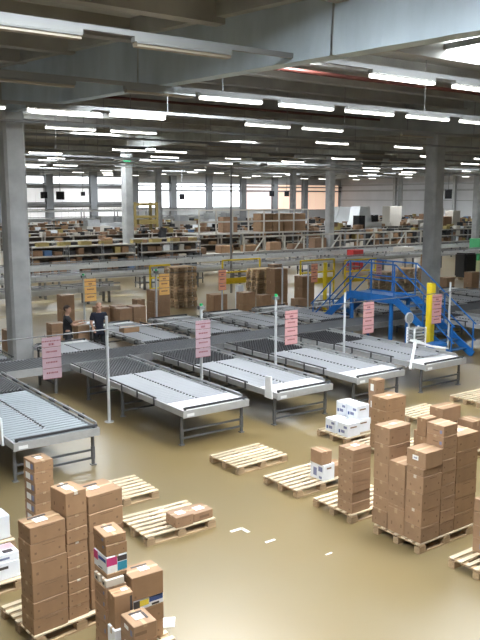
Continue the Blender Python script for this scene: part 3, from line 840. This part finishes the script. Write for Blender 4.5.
# round mirror on slatted metal crate
r = thing('round_mirror', 'round grey convex mirror on a short stand behind the end table', 'mirror', (17.62, 15.55, 0))
MB().tube((0, -.03, 1.42), (0, .02, 1.42), .17, 24).build('rim', 'pole_grey', r)
MB().tube((0, -.045, 1.42), (0, -.03, 1.42), .14, 24, .15).build('glass', 'mirror_glass', r)
MB().tube((0, 0, 0), (0, 0, 1.26), .03, 8).build('stand', 'pole_grey', r)
MB().tube((0, 0, 0), (0, 0, .02), .16, 12).build('base', 'pole_grey', r)
r = thing('slatted_rack', 'small white rack of stacked trays below the round mirror', 'rack', (17.45, 15.1, 0))
for x in (-.24, .24):
    for y in (-.14, .14): MB().box(x - .02, x + .02, y - .02, y + .02, 0, 1.22).build('post', 'white_plastic', r)
for k in range(9): MB().box(-.25, .25, -.15, .15,   .45 + .088 * k, .49 + .088 * k).build('tray', 'galv', r)

# ================================================================== PEOPLE
def skin_obj(name, verts, edges, radii, m, parent=None, root=0, sub=2):
    me = bpy.data.meshes.new(name); me.from_pydata([tuple(v) for v in verts], edges, []); me.update()
    o = link(name, me, parent)
    o.modifiers.new('skin', 'SKIN')
    sv = me.skin_vertices[0].data
    for i, rr in enumerate(radii):
        sv[i].radius = (rr, rr) if not isinstance(rr, tuple) else rr
        sv[i].use_root = (i == root)
    sd = o.modifiers.new('sub', 'SUBSURF'); sd.levels = sub; sd.render_levels = sub
    me.materials.append(MATS[m])
    return o
def person(loc, rz, label, shirt, hair, arm_l, arm_r):
    """faces -Y in local space; arms = (elbow, wrist, fingertip direction)"""
    r = thing('person', label, 'person', loc, rz)
    V = {'pel': (0, 0, .95), 'sp': (0, .01, 1.15), 'ch': (0, .015, 1.33), 'nk0': (0, .01, 1.47), 'nk': (0, -.01, 1.54), 'h0': (0, -.03, 1.60), 'h1': (0, -.03, 1.68), 'h2': (0, -.02, 1.745),
         'sl': (.19, .01, 1.42), 'sr': (-.19, .01, 1.42), 'hl': (.10, 0, .90), 'hr': (-.10, 0, .90), 'kl': (.11, -.02, .50), 'kr': (-.11, -.03, .50), 'al': (.11, .03, .09), 'ar': (-.11, .02, .09), 'tl': (.12, -.13, .04), 'tr': (-.12, -.14, .04), 'chin': (0, -.10, 1.585), 'nose': (0, -.135, 1.645)}
    rad = {'pel': .11, 'sp': .10, 'ch': .115, 'nk0': .075, 'nk': .055, 'h0': .078, 'h1': .092, 'h2': .07, 'sl': .068, 'sr': .068, 'hl': .095, 'hr': .095, 'kl': .062, 'kr': .062, 'al': .045, 'ar': .045, 'tl': .035, 'tr': .035, 'chin': .035, 'nose': .014}
    E = [('pel', 'sp'), ('sp', 'ch'), ('ch', 'nk0'), ('nk0', 'nk'), ('nk', 'h0'), ('h0', 'h1'), ('h1', 'h2'), ('h0', 'chin'), ('h1', 'nose'), ('ch', 'sl'), ('ch', 'sr'), ('pel', 'hl'), ('pel', 'hr'), ('hl', 'kl'), ('hr', 'kr'), ('kl', 'al'), ('kr', 'ar'), ('al', 'tl'), ('ar', 'tr')]
    for sfx, A in (('l', arm_l), ('r', arm_r)):
        V['e' + sfx] = A[0]; V['w' + sfx] = A[1]
        rad['e' + sfx] = .045; rad['w' + sfx] = .03
        E += [('s' + sfx, 'e' + sfx), ('e' + sfx, 'w' + sfx)]
        d = (Vector(A[1]) - Vector(A[0])).normalized()
        p = Vector(A[1]) + d * .07; V['p' + sfx] = tuple(p); rad['p' + sfx] = .034; E.append(('w' + sfx, 'p' + sfx))
        side = d.cross(Vector((0, 0, 1))).normalized()
        for q, (o_, ln) in enumerate(((-.033, .075), (-.011, .09), (.011, .085), (.033, .068))):
            f0 = p + side * o_ + d * .02; f1 = f0 + d * ln * .55 + Vector((0, 0, -.008)); f2 = f1 + d * ln * .4 + Vector((0, 0, -.025))
            for nn, pt in (('a', f0), ('b', f1), ('c', f2)): V['f%s%d%s' % (sfx, q, nn)] = tuple(pt); rad['f%s%d%s' % (sfx, q, nn)] = .009
            E += [('p' + sfx, 'f%s%da' % (sfx, q)), ('f%s%da' % (sfx, q), 'f%s%db' % (sfx, q)), ('f%s%db' % (sfx, q), 'f%s%dc' % (sfx, q))]
        th = Vector(A[1]) + d * .03; sg = -1 if sfx == 'l' else 1
        V['t1' + sfx] = tuple(th + side * .045 * sg); V['t2' + sfx] = tuple(th + side * .06 * sg + d * .045); rad['t1' + sfx] = .012; rad['t2' + sfx] = .010
        E += [('w' + sfx, 't1' + sfx), ('t1' + sfx, 't2' + sfx)]
    keys = list(V); ix = {k_: i for i, k_ in enumerate(keys)}
    skin_obj('body', [V[k_] for k_ in keys], [(ix[a], ix[b]) for a, b in E], [rad[k_] for k_ in keys], 'skin', r)
    V['hem'] = (0, 0, .86); rad['hem'] = .125; V['wst'] = (0, 0, 1.06); rad['wst'] = .11
    def garment(name, vs, es, m, grow):
        ii = {k_: i for i, k_ in enumerate(vs)}
        rr = []
        for k_ in vs:
            rr.append({'pel': .125, 'sp': .122, 'ch': .142}.get(k_, rad[k_]) + grow)
        skin_obj(name, [V[k_] for k_ in vs], [(ii[a], ii[b]) for a, b in es], rr, m, r)
    V['ml'] = tuple((Vector(V['sl']) * .25 + Vector(V['el']) * .75)); V['mr'] = tuple((Vector(V['sr']) * .25 + Vector(V['er']) * .75)); rad['ml'] = rad['mr'] = .052
    garment('shirt', ['pel', 'hem', 'sp', 'ch', 'nk0', 'sl', 'sr', 'ml', 'mr'], [('pel', 'hem'), ('pel', 'sp'), ('sp', 'ch'), ('ch', 'nk0'), ('ch', 'sl'), ('ch', 'sr'), ('sl', 'ml'), ('sr', 'mr')], shirt, .022)
    garment('trousers', ['pel', 'wst', 'hl', 'hr', 'kl', 'kr', 'al', 'ar'], [('pel', 'wst'), ('pel', 'hl'), ('pel', 'hr'), ('hl', 'kl'), ('hr', 'kr'), ('kl', 'al'), ('kr', 'ar')], 'cloth_dark', .018)
    garment('shoe', ['al', 'tl'], [('al', 'tl')], 'black_steel', .012)
    garment('shoe', ['ar', 'tr'], [('ar', 'tr')], 'black_steel', .012)
    bm = bmesh.new(); bmesh.ops.create_uvsphere(bm, u_segments=16, v_segments=10, radius=1)
    for v in bm.verts: v.co = Vector((v.co.x * .095, v.co.y * .105 + .0, v.co.z * .10 + 1.70)); 
    bmesh.ops.delete(bm, geom=[v for v in bm.verts if v.co.z < 1.685 and v.co.y < .04 or (v.co.y < -.05 and v.co.z < 1.73)], context='VERTS')
    me = bpy.data.meshes.new('hair'); bm.to_mesh(me); bm.free(); me.materials.append(MATS[hair])
    h = link('hair', me, r)
    sl = h.modifiers.new('thick', 'SOLIDIFY'); sl.thickness = .012
    for s_ in (-1, 1):
        e = MB().tube((s_ * .035, -.118, 1.665), (s_ * .035, -.126, 1.665), .011, 8).build('eye', 'print_dark', r)
        MB().tube((s_ * .09, -.02, 1.655), (s_ * .105, -.01, 1.66), .026, 8).build('ear', 'skin', r)
    MB().box(-.025, .025, -.128, -.118, 1.598, 1.606).build('mouth', 'pink_card', r)
    return r
# facing +X (sideways), reaching towards the cartons
person((9.3, 21.72, 0), R(72), 'man in a black T-shirt reaching for a carton, seen from the side', 'cloth_dark', 'hair',
       ((.24, -.16, 1.20), (.18, -.40, 1.26)), ((-.23, -.15, 1.20), (-.16, -.40, 1.24)))
person((10.35, 21.72, 0), R(-20), 'bald man in a navy shirt standing at the far table', 'cloth_navy', 'skin',
       ((.25, .0, 1.16), (.20, -.20, 1.02)), ((-.25, .0, 1.16), (-.20, -.20, 1.02)))

# ================================================================== GOODS BEHIND THE TABLES
def col_of(x, y, lx, ly, hs, what, where, m='carton_pink', z=0, grp=None):
    stack(x, y, z, lx, ly, hs, what, where, m=m, front=[], side=[], group=grp or ('cartons ' + where))
def far_pallet(x, y, lab, z=0, rz=0, grp=None):
    o = link('pallet', pal_far, None, (x + .6, y + .45, z), rz); return tag(o, lab, 'pallet', grp)
def on_floor_pallet(x, y, where):
    far_pallet(x, y, 'brown wooden pallet lying under the cartons ' + where)
# by the column and the two men
on_floor_pallet(11.55, 27.6, 'behind the man in black')
col_of(11.75, 27.9, .52, .50, [.55, .58], 'tall brown carton', 'behind the man in black', z=.144)
col_of(12.45, 26.2, .5, .5, [.45, .48], 'brown carton', 'between the two men')
col_of(13.05, 26.0, .5, .5, [.45, .5], 'brown carton', 'behind the bald man')
col_of(9.75, 24.1, .5, .45, [.3, .3, .25], 'brown carton', 'between the men at table end')
col_of(8.4, 24.6, .55, .5, [.35, .35], 'brown carton', 'beside the thick column')
o = MB().prism([(0, 0), (.32, 0), (.32, .22), (0, .22)], 'z', 0, .30).prism([(.02, .02), (.30, .02), (.30, .20), (.02, .20)], 'z', .30, .33).build('tote_bin', 'bin_blue', None, (8.45, 24.1, 0)); tag(o, 'small blue tote bin beside the thick column', 'bin')
col_of(9.85, 22.2, .40, .36, [.4, .35, .28], 'brown carton', 'right in front of the man in black')
carton(11.15, 21.6, .756, .55, .36, .16, 'flat brown carton on the far table right of the bald man', m='carton', tape='tape')
carton(10.9, 24.0, 0, .6, .5, .75, 'white crate with bluish sides behind the bald man', m='white_box', name='white_crate', cat='crate', tape=None)
on_floor_pallet(12.6, 24.8, 'right of the bald man')
col_of(12.75, 25.0, .5, .5, [.4, .45], 'brown carton', 'right of the bald man, left column', z=.144)
col_of(13.28, 24.9, .5, .6, [.45, .45], 'brown carton', 'right of the bald man, right column', z=.144)
col_of(13.95, 25.9, .35, .4, [.4, .4, .35], 'slim brown carton', 'beside the tall brown tower')
on_floor_pallet(14.55, 25.7, 'by the tall brown tower')
col_of(14.7, 25.9, .72, .6, [.4, .45, .45], 'large brown carton', 'in the tall brown tower', z=.144)
carton(15.2, 24.6, 0, .5, .4, .45, 'brown carton low beside the first orange sheets', m='carton_pink')
carton(15.0, 24.0, 0, .25, .2, .62, 'small white upright box beside the first orange sheets', m='white_box', tape=None)
# centre
on_floor_pallet(18.1, 26.8, 'beside the tall pallet stack')
carton(18.25, 27.0, .144, .7, .6, .75, 'square brown carton beside the tall pallet stack', m='carton')
o = carton(18.95, 26.2, 0, .28, .22, 1.35, 'upright white printed display box behind the square carton', m='white_box', name='display_box', cat='box', tape=None, front=[(.1, .15, .8, .25, 'print_blue'), (.1, .55, .8, .15, 'print_dark')])
on_floor_pallet(18.4, 25.1, 'under the orange sheets')
col_of(18.55, 25.3, .62, .5, [.5, .5], 'big brown carton', 'below the salmon sheets', m='carton', z=.144)
for (x, y, hh, lab) in ((17.2, 24.2, .5, 'white box left of the salmon sheets'), (19.6, 24.6, .35, 'flat white carton right of the salmon sheets'), (20.2, 24.4, .28, 'low white parcel near the green lamp'), (16.3, 24.4, .3, 'low white parcel by the second far table')):
    carton(x, y, 0, .5, .35, hh, lab, m='white_box', name='white_carton', tape=None)
carton(20.4, 25.2, 0, .45, .4, .55, 'brown carton beside the low white parcel', m='carton')
carton(20.1, 26.0, 0, .45, .45, .85, 'brown carton left of the tall twin towers', m='carton')
on_floor_pallet(21.0, 26.3, 'under the tall twin towers')
col_of(21.15, 26.5, .75, .6, [.6, .6, .55], 'tall brown carton', 'in the left twin tower', m='carton', z=.144)
on_floor_pallet(21.55, 25.0, 'behind the fourth far pole')
col_of(21.65, 25.2, .7, .55, [.5, .5, .5], 'tall brown carton', 'in the right twin tower', m='carton', z=.144)
col_of(20.75, 24.4, .5, .5, [.4, .4], 'brown carton', 'under the right twin tower')
carton(23.2, 25.3, 0, .6, .5, .7, 'white carton left of the blue stairs', m='white_box', name='white_carton', tape=None)
for (x, y) in ((22.4, 24.6), (24.6, 25.4)):
    carton(x, y, 0, .55, .45, .5, 'brown carton near the %s end of the blue stairs' % ('left' if x < 23 else 'far'), m='carton')
# pallet stacks
ORD = ['first', 'second', 'third', 'fourth', 'fifth', 'sixth', 'seventh', 'eighth', 'ninth', 'tenth', 'eleventh', 'twelfth', 'thirteenth', 'fourteenth', 'fifteenth', 'sixteenth', 'seventeenth']
def pstack(x, y, n, lab, rz=0):
    for k in range(n):
        far_pallet(x + random.uniform(-.03, .03), y + random.uniform(-.03, .03), '%s, %s' % (lab, 'topmost' if k == n - 1 else ('lowest' if k == 0 else ORD[k] + ' from below')), z=k * .144, rz=R(random.uniform(-3, 3)) + rz, grp=lab)
pstack(18.05, 29.9, 13, 'brown wooden pallet in the tall stack behind the orange yellow sheets')
pstack(23.35, 30.7, 10, 'brown wooden pallet in the stack behind the salmon sheets')
col_of(24.75, 31.0, .5, .6, [.6, .6, .4], 'brown carton', 'right of the second pallet stack', m='carton')
pstack(30.6, 27.4, 9, 'brown wooden pallet in the stack beyond the blue stairs')
pstack(29.3, 27.9, 8, 'pale wooden pallet in the stack left of the right column')
# right side goods
on_floor_pallet(33.2, 28.0, 'right of the tall right column')
col_of(33.4, 28.2, .7, .6, [.6, .6, .55], 'brown carton', 'right of the tall right column', m='carton', z=.144)
col_of(31.3, 25.2, .6, .5, [.5, .5], 'brown carton', 'low by the right column foot', m='carton_pink')
col_of(33.8, 25.6, .7, .5, [.55, .55], 'brown carton', 'behind the right edge table', m='carton_pink')
on_floor_pallet(38.8, 29.9, 'as the black wrapped load at the right')
o = link('wrapped_load', bevel_mesh('wrapped_load', 1.1, .85, 1.5, 'wrap_black', .08, 2), None, (39.4, 30.35, .144)); tag(o, 'black plastic wrapped pallet load at the right edge', 'load')
sheets(36.1, 24.2, 2.55, 'white sheets hanging at the right edge', 'paper', n=3, wdt=.42, hh=.30)
signal_pole(32.2, 23.9, 2.35, 'far slim grey signal pole at the right edge with green lamp', 'far signal poles')

# yellow tubular gates
def gate(x, y, wdt, hgt, lab, rz=0, fill=False):
    r = thing('barrier_gate', lab, 'gate', (x, y, 0), rz, 'yellow barrier gates')
    for k, xx in enumerate((0, wdt)):
        p = MB().tube((xx, 0, .012), (xx, 0, hgt), .05, 8).build('post', 'yellow_paint', r)
        MB().box(xx - .1, xx + .1, -.1, .1, 0, .012).build('foot', 'yellow_paint', p)
    for z in (hgt, hgt * .66, hgt * .36): MB().tube((0, 0, z), (wdt, 0, z), .045, 8).build('rail', 'yellow_paint', r)
    if fill: MB().box(.06, wdt - .06, -.015, .015, hgt * .36, hgt * .5).build('kick_plate', 'yellow_paint', r)
gate(18.3, 32.6, 1.1, 1.75, 'yellow tubular gate left of the tall pallet stack')
gate(22.3, 32.2, 2.4, 1.85, 'yellow tubular gate behind the salmon sheets', fill=True)
gate(25.3, 29.6, 2.3, 1.85, 'yellow tubular gate behind the twin carton towers', fill=True)
gate(28.2, 29.4, 2.3, 1.75, 'yellow tubular gate left of the blue stairs deck', fill=True)
o = thing('guard_post', 'slim yellow upright post left of the blue stairs', 'post', (22.2, 24.35, 0))
MB().tube((0, 0, .012), (0, 0, 2.3), .09, 10).build('shaft', 'yellow_paint', o); MB().box(-.15, .15, -.15, .15, 0, .012).build('base_plate', 'yellow_paint', o)

# ================================================================== LONG CONVEYOR BEFORE THE SHELVES
def long_conv(y, x0, x1, z, lab, wd=.8, seg=6.0, zl=0):
    x = x0; k = 0
    me = {}
    while x < x1 - .1:
        e = min(x + seg, x1)
        r = thing('belt_conveyor', '%s, %s from the left' % (lab, ORD[k]), 'conveyor', (x, y, 0), 0, lab)
        for yy_ in (0, wd):
            MB().box(0, e - x - .02, yy_ - .04, yy_ + .04, z - .16, z + .08).build('side_panel', 'conveyor_grey', r)
            MB().tube((0, yy_, z + .2), (e - x - .02, yy_, z + .2), .03, 6).build('guide_rail', 'galv_dark', r)
            for xx in (.6, (e - x) / 2, e - x - .6): MB().box(xx - .02, xx + .02, yy_ - .02, yy_ + .02, z + .05, z + .2).build('rail_post', 'black_steel', r)
        MB().box(0, e - x - .02, .04, wd - .04, z - .05, z + .0).build('belt', 'bed_dark', r)
        for xx in (.5, (e - x) / 2 + .5):
            for yy_ in (.05, wd - .05): MB().box(xx - .05, xx + .05, yy_ - .05, yy_ + .05, zl, z - .16).build('leg', 'galv_dark', r)
        x = e; k += 1
long_conv(36.4, 8, 62, 1.02, 'long grey belt conveyor section crossing the hall, front line')
long_conv(41.8, 8, 68, 1.05, 'long grey belt conveyor section crossing the hall, rear line', wd=1.0)
long_conv(33.6, 9, 17.2, .72, 'low grey belt conveyor section by the walkway at the left', wd=.7)
# small trolleys and machines under the conveyors
for k, (x, y) in enumerate(((20.6, 37.9), (22.2, 38.4), (24.0, 38.2), (27.5, 38.0), (33.0, 38.4), (37.0, 38.2))):
    r = thing('trolley', 'dark steel trolley parked behind the front belt conveyor', 'trolley', (x, y, 0), 0, 'trolleys behind the belt conveyor')
    MB().box(0, 1.1, 0, .6, .25, .32).build('tray', 'galv_dark', r); MB().box(0, 1.1, 0, .6, .62, .67).build('tray', 'galv', r)
    for a in (.05, 1.05):
        for b in (.05, .55): MB().tube((a, b, 0), (a, b, .9), .03, 6).build('post', 'black_steel', r)

# ================================================================== SHELVING ROWS
SW, SD, SH = 2.4, .6, 2.05
sh_shelf = MB().box(0, SW - .02, 0, SD, 0, .06).box(0, SW - .02, -.01, .01, -.03, .07).mesh('shelf', 'shelf_steel')
mb = MB()
for y in (.03, SD - .03): mb.box(-.03, .03, y - .03, y + .03, 0, SH)
for z in (.3, .9, 1.5): mb.bar((0, .03, z), (0, SD - .03, z + .3), .02, .03)
sh_up = mb.mesh('upright', 'shelf_upright')
mb = MB()
for z in (.12, .72, 1.32, 1.92): mb.box(0, SW - .02, 0, SD, z, z + .06)
for x in (.0, SW - .06):
    for y in (0, SD - .05): mb.box(x, x + .05, y, y + .05, 0, SH)
sh_one = mb.mesh('shelf_unit', 'shelf_steel')
lev = (.12, .72, 1.32, 1.92)
goods = {}
def goods_mesh(m, lx, ly, lz, kind):
    k = (m, lx, ly, lz, kind)
    if k not in goods:
        if kind == 'bin':   # open tapered bin
            b = MB(); t = .02
            b.prism([(-lx / 2, -ly / 2), (lx / 2, -ly / 2), (lx / 2, ly / 2), (-lx / 2, ly / 2)], 'z', 0, .03)
            for (a0, a1, b0, b1) in ((-lx / 2, lx / 2, -ly / 2, -ly / 2 + t), (-lx / 2, lx / 2, ly / 2 - t, ly / 2), (-lx / 2, -lx / 2 + t, -ly / 2, ly / 2), (lx / 2 - t, lx / 2, -ly / 2, ly / 2)): b.box(a0, a1, b0, b1, .03, lz)
            b.box(-lx / 2 - .015, lx / 2 + .015, -ly / 2 - .015, -ly / 2, lz - .05, lz)
            goods[k] = b.mesh('bin', m)
        else:
            goods[k] = bevel_mesh('shelf_carton', lx, ly, lz, m, .012)
    return goods[k]
cnt = {'carton': 0, 'bin': 0}
def put(x, y, z, kind, m, lx, ly, lz, row_):
    if cnt[kind] > 292: return
    cnt[kind] += 1
    o = link('shelf_carton' if kind == 'carton' else 'storage_bin', goods_mesh(m, lx, ly, lz, kind), None, (x, y, z))
    col = {'carton': 'brown', 'carton_pink': 'light brown', 'carton_dark': 'dark brown', 'white_box': 'white', 'bin_black': 'black', 'bin_yellow': 'yellow', 'beige_panel': 'grey beige', 'bin_blue': 'blue'}[m]
    tag(o, '%s %s standing %s' % (col, 'carton' if kind == 'carton' else 'storage bin', row_), 'carton' if kind == 'carton' else 'bin', '%s %ss %s' % (col, kind, row_))
sh_shade = MB().box(.02, SW - .04, SD - .02, SD - .005, .1, SH - .1).mesh('shade_panel', 'shelf_shade')  # added dark panel that blocks light and darkens the shelf rows
rows = [(46.2, 17.6, 23.9, 'left part of the first shelf row', True), (46.2, 25.3, 29.2, 'first shelf row right of the middle column', True), (49.5, 45.0, 71, 'right part of the first shelf row', True), (51.5, 19, 32, 'left part of the second shelf row', True), (54, 47, 76, 'right part of the second shelf row', True),
        (58.5, 21, 84, 'third shelf row', False), (64, 23, 92, 'fourth shelf row', False), (70.2, 24, 98, 'fifth shelf row', False), (77, 27, 98, 'sixth shelf row', False), (86, 29, 100, 'rearmost shelf row', False)]
for (y, x0, x1, rn, detail) in rows:
    x = x0
    while x < x1:
        lab = 'steel shelving unit loaded with goods in the ' + rn
        if detail:
            r = thing('shelf_unit', lab, 'shelf', (x, y, 0), 0, rn)
            for z in lev: link('shelf', sh_shelf, r, (0, 0, z))
            link('shade_panel', sh_shade, r); link('upright', sh_up, r, (.04, 0, 0)); link('upright', sh_up, r, (SW - .06, 0, 0))
            near = 1.0
        else:
            o = link('shelf_unit', sh_one, None, (x, y, 0)); tag(o, lab, 'shelf', rn); link('shade_panel', sh_shade, o)
            near = .22
        for li, z in enumerate(lev):
            if not detail and li < 3: continue
            xx = x + .12
            while xx < x + SW - .45:
                wd = random.choice((.4, .5, .62))
                if random.random() < (.85 if li < 3 else .32):
                    kind = 'carton' if random.random() < .62 else 'bin'
                    if kind == 'carton': m = random.choices(('carton_dark', 'carton', 'carton_pink', 'white_box', 'beige_panel'), (6, 2, .8, .7, 1))[0]
                    else: m = random.choices(('bin_black', 'bin_yellow', 'bin_blue'), (6, .6 if li < 3 else 3, .5))[0]
                    hh = random.choice((.26, .34, .42)) if li < 3 else random.choice((.22, .3, .42))
                    put(xx + wd / 2, y + .3, z + .06, kind, m, wd, .48, hh, 'on the ' + rn)
                xx += wd + random.uniform(.04, .2)
        x += SW + .03
# goods too small and many to pick apart on the rear rows
for (y, x0, x1, rn, detail) in rows:
    if detail: continue
    for m in ('carton_dark', 'bin_black', 'beige_panel', 'carton'):
        mb = MB(); x = x0 + random.uniform(0, 1)
        while x < x1 - 1:
            l = random.uniform(.25, .6)
            z = random.choice(lev) + .06
            mb.box(x, x + l, y + .08, y + .52, z, z + random.uniform(.15, .40))
            x += l + random.uniform(.1, 1.0)
        o = mb.build('shelf_goods', m); stuff(o)
        tag(o, '%s goods crowding the shelves of the %s' % ({'carton_dark': 'dark brown', 'bin_black': 'black', 'beige_panel': 'grey', 'carton': 'brown'}[m], rn), 'goods')
for k in range(8):
    put(18.4 + 1.45 * k + (.9 if k > 3 else 0), 46.5, 1.98, 'bin', 'bin_yellow', .75, .48, .24, 'on the left part of the first shelf row')
# ---- picked-out things in the far middle
def box_at(name, x, y, z, lx, ly, lz, m, label, cat, group=None):
    o = link(name, bevel_mesh(name, lx, ly, lz, m, .03), None, (x + lx / 2, y + ly / 2, z)); return tag(o, label, cat, group)
def bench(x, y, lx, ly, z, lab):
    r = thing('work_platform', lab, 'platform', (x, y, 0))
    MB().box(0, lx, 0, ly, z - .12, z).build('top', 'shelf_steel', r)
    for a in (.1, lx / 2, lx - .1):
        for b in (.1, ly - .1): MB().box(a - .06, a + .06, b - .06, b + .06, 0, z - .12).build('leg', 'shelf_upright', r)
    return r
bench(33.8, 52.5, 12.0, 2.2, 2.1, 'long steel platform carrying the row of big cartons')
for k in range(4):
    box_at('big_carton', 41.0 + 1.28 * k * 1.0 - .2, 53.0, 2.1, 1.2, 1.2, 1.55, 'carton', 'big brown carton on the platform, %s of four' % ['leftmost', 'second', 'third', 'rightmost'][k], 'carton', 'four big cartons')
box_at('big_carton', 37.2, 53.6, 2.1, 1.5, .8, 1.3, 'carton_dark', 'dark brown carton load on the platform by the white railing', 'carton')
bench(29.5, 46.6, 13.2, 1.2, .95, 'long steel bench behind the rear belt conveyor')
for k in range(6):
    box_at('bench_carton', 30.0 + 2.3 * k, 46.8, .95, random.uniform(.8, 1.4), .8, random.uniform(.45, .85), random.choice(('carton', 'carton_dark', 'carton_pink')), 'brown carton on the bench, %s from the left' % ['first', 'second', 'third', 'fourth', 'fifth', 'sixth'][k], 'carton', 'cartons on the bench')
# white railings
def railing(x0, x1, y, z0, hgt, lab, n, diag=False):
    r = thing('railing', lab, 'railing', (x0, y, z0), 0)
    for k in range(n + 1):
        MB().box((x1 - x0) * k / n - .05, (x1 - x0) * k / n + .05, -.05, .05, 0, hgt).build('post', 'beige_panel', r)
    for z in (hgt, hgt * .5): MB().box(0, x1 - x0, -.05, .05, z - .06, z + .06).build('rail', 'beige_panel', r)
    if diag:
        for k in range(0, n, 2): MB().bar(((x1 - x0) * k / n, 0, 0), ((x1 - x0) * (k + 1) / n, 0, hgt), .08, .08).build('brace', 'beige_panel', r)
railing(34.0, 45.6, 52.4, 2.1, 1.9, 'pale railing around the platform with the big cartons', 7)
railing(33.0, 52.0, 44.9, 0, 2.2, 'pale braced frame behind the rear belt conveyor', 10, True)
# gantry, machines, bins
r = thing('yellow_gantry', 'yellow steel gantry beside the middle column at the far left', 'gantry', (35.5, 66.0, 0))
for x in (0, 2.4):
    for y in (0, 1.2): MB().box(x - .12, x + .12, y - .12, y + .12, 0, 4.6).build('post', 'mustard_paint', r)
for z in (3.2, 4.4): MB().box(-.1, 2.5, -.14, .14, z - .13, z + .13).build('beam', 'mustard_paint', r)
MB().box(.4, 2.3, -.2, .9, 2.5, 2.95).build('basket', 'mustard_paint', r)
def machine(x, y, lx, ly, lz, lab):
    r = thing('packing_machine', lab, 'machine', (x, y, 0), 0)
    MB().box(0, lx, 0, ly, 0, lz * .6).build('body', 'machine_white', r)
    MB().prism([(0, lz * .6), (lx * .6, lz * .6), (lx * .5, lz), (lx * .1, lz)], 'y', ly * .1, ly * .9).build('hood', 'machine_white', r)
    MB().box(lx * .62, lx * .95, ly * .2, ly * .6, lz * .6, lz * .78).build('control_box', 'screen_black', r)
machine(58.0, 58.5, 3.4, 1.8, 4.1, 'white packing machine with hood on the right behind the third shelf row')
machine(60.5, 64.5, 5.0, 2.2, 4.0, 'long white machine left of the beige cabinet')
box_at('cabinet', 66.9, 62.5, 0, 2.0, 1.2, 4.05, 'beige_panel', 'tall beige cabinet standing above the right shelves', 'cabinet')
box_at('machine_case', 56.8, 57.3, 0, .9, .9, 3.2, 'screen_black', 'black machine case left of the white machine', 'case')
box_at('white_crate', 43.6, 39.3, 0, 1.25, 1.0, 1.35, 'beige_panel', 'pale grey crate standing behind the rear conveyor right of centre', 'crate')
box_at('red_crate', 38.6, 39.4, 0, 1.0, .7, 1.35, 'bin_red', 'red crate beside the far middle column', 'crate')
for k, (x, m, cname) in enumerate(((52.0, 'bin_green', 'green'), (52.2, 'bin_orange', 'orange'))):
    box_at('crate', x, 38.8 - k * 1.2, 0, 1.4, 1.0, 1.75 if k == 0 else 1.05, m, cname + ' crate load at the right edge before the column', 'crate')
for k in range(5):
    box_at('tower_carton', 66.0 + 1.5 * k, 57.5, 0, 1.3, 1.2, 2.6 + .45 * ((k * 2) % 5) * .7, 'carton_dark' if k % 2 else 'beige_panel', 'tall load in the far right row, %s from the left' % ['first', 'second', 'third', 'fourth', 'fifth'][k], 'load', 'far right loads')
# upper conveyors near the far left windows
for (y, x0, x1, z) in ((80, 28, 58, 2.7), (97, 34, 62, 3.3)):
    long_conv(y, x0, x1, z, 'elevated far conveyor section before the %s' % ('bright low windows' if y > 90 else 'yellow gantry'), wd=1.0, seg=10)
for k, (x, y, lx, hgt, m) in enumerate(((30.5, 66, 2.4, 3.0, 'beige_panel'), (33.8, 70, 2.6, 3.2, 'machine_white'), (37.5, 74, 3.0, 3.0, 'shelf_upright'), (43.2, 70.5, 2.2, 3.2, 'beige_panel'), (46.6, 70, 2.5, 3.4, 'machine_white'), (52, 74.5, 3.0, 3.3, 'shelf_upright'))):
    r = thing('far_machine', 'grey machine cabinet in the far left hall, %s from the left' % ['first', 'second', 'third', 'fourth', 'fifth', 'sixth'][k], 'machine', (x, y, 0), 0, 'far machine cabinets')
    MB().box(0, lx, 0, 1.4, 0, hgt * .8).build('body', m, r); MB().box(.2, lx * .6, .2, 1.2, hgt * .8, hgt).build('head', 'galv', r); MB().box(lx * .2, lx * .5, -.03, 0, hgt * .4, hgt * .65).build('panel', 'screen_black', r)
# hanging monitors
def monitor(x, y, z, s_, lab):
    r = thing('hanging_monitor', lab, 'monitor', (x, y, z), 0, 'hanging black monitors')
    MB().box(-s_ / 2, s_ / 2, -.1, .1, -s_ / 2, s_ / 2).build('casing', 'screen_black', r)
    MB().tube((0, 0, s_ / 2), (0, 0, ROOF - z + .01), .04, 6).build('hanger', 'galv_dark', r)
for (x, y, z, s_, lab) in ((33.1, 78, 5.25, .85, 'black hanging monitor near the first far pilaster'), (31.9, 79.5, 5.3, .7, 'black hanging monitor at the far left'), (40.3, 88, 5.5, .5, 'small black hanging monitor before the pale windows'),
                           (53.2, 86, 5.15, .75, 'black hanging monitor beside the yellow gantry'), (69.6, 88, 5.6, .75, 'black hanging monitor before the peach wall, left of two'), (72.4, 88, 5.6, .75, 'black hanging monitor before the peach wall, right of two'), (81.5, 66, 5.5, 1.2, 'black hanging monitor on the right white wall side')):
    monitor(x, y, z, s_, lab)
o = thing('exit_sign', 'small glowing green exit sign high on the far middle column', 'sign', (24.55, 46.62, 7.3))
MB().box(-.25, .25, -.06, 0, 0, .28).build('panel', 'exit_green', o); MB().box(-.27, .27, 0, .06, -.02, .30).build('casing', 'galv_dark', o)
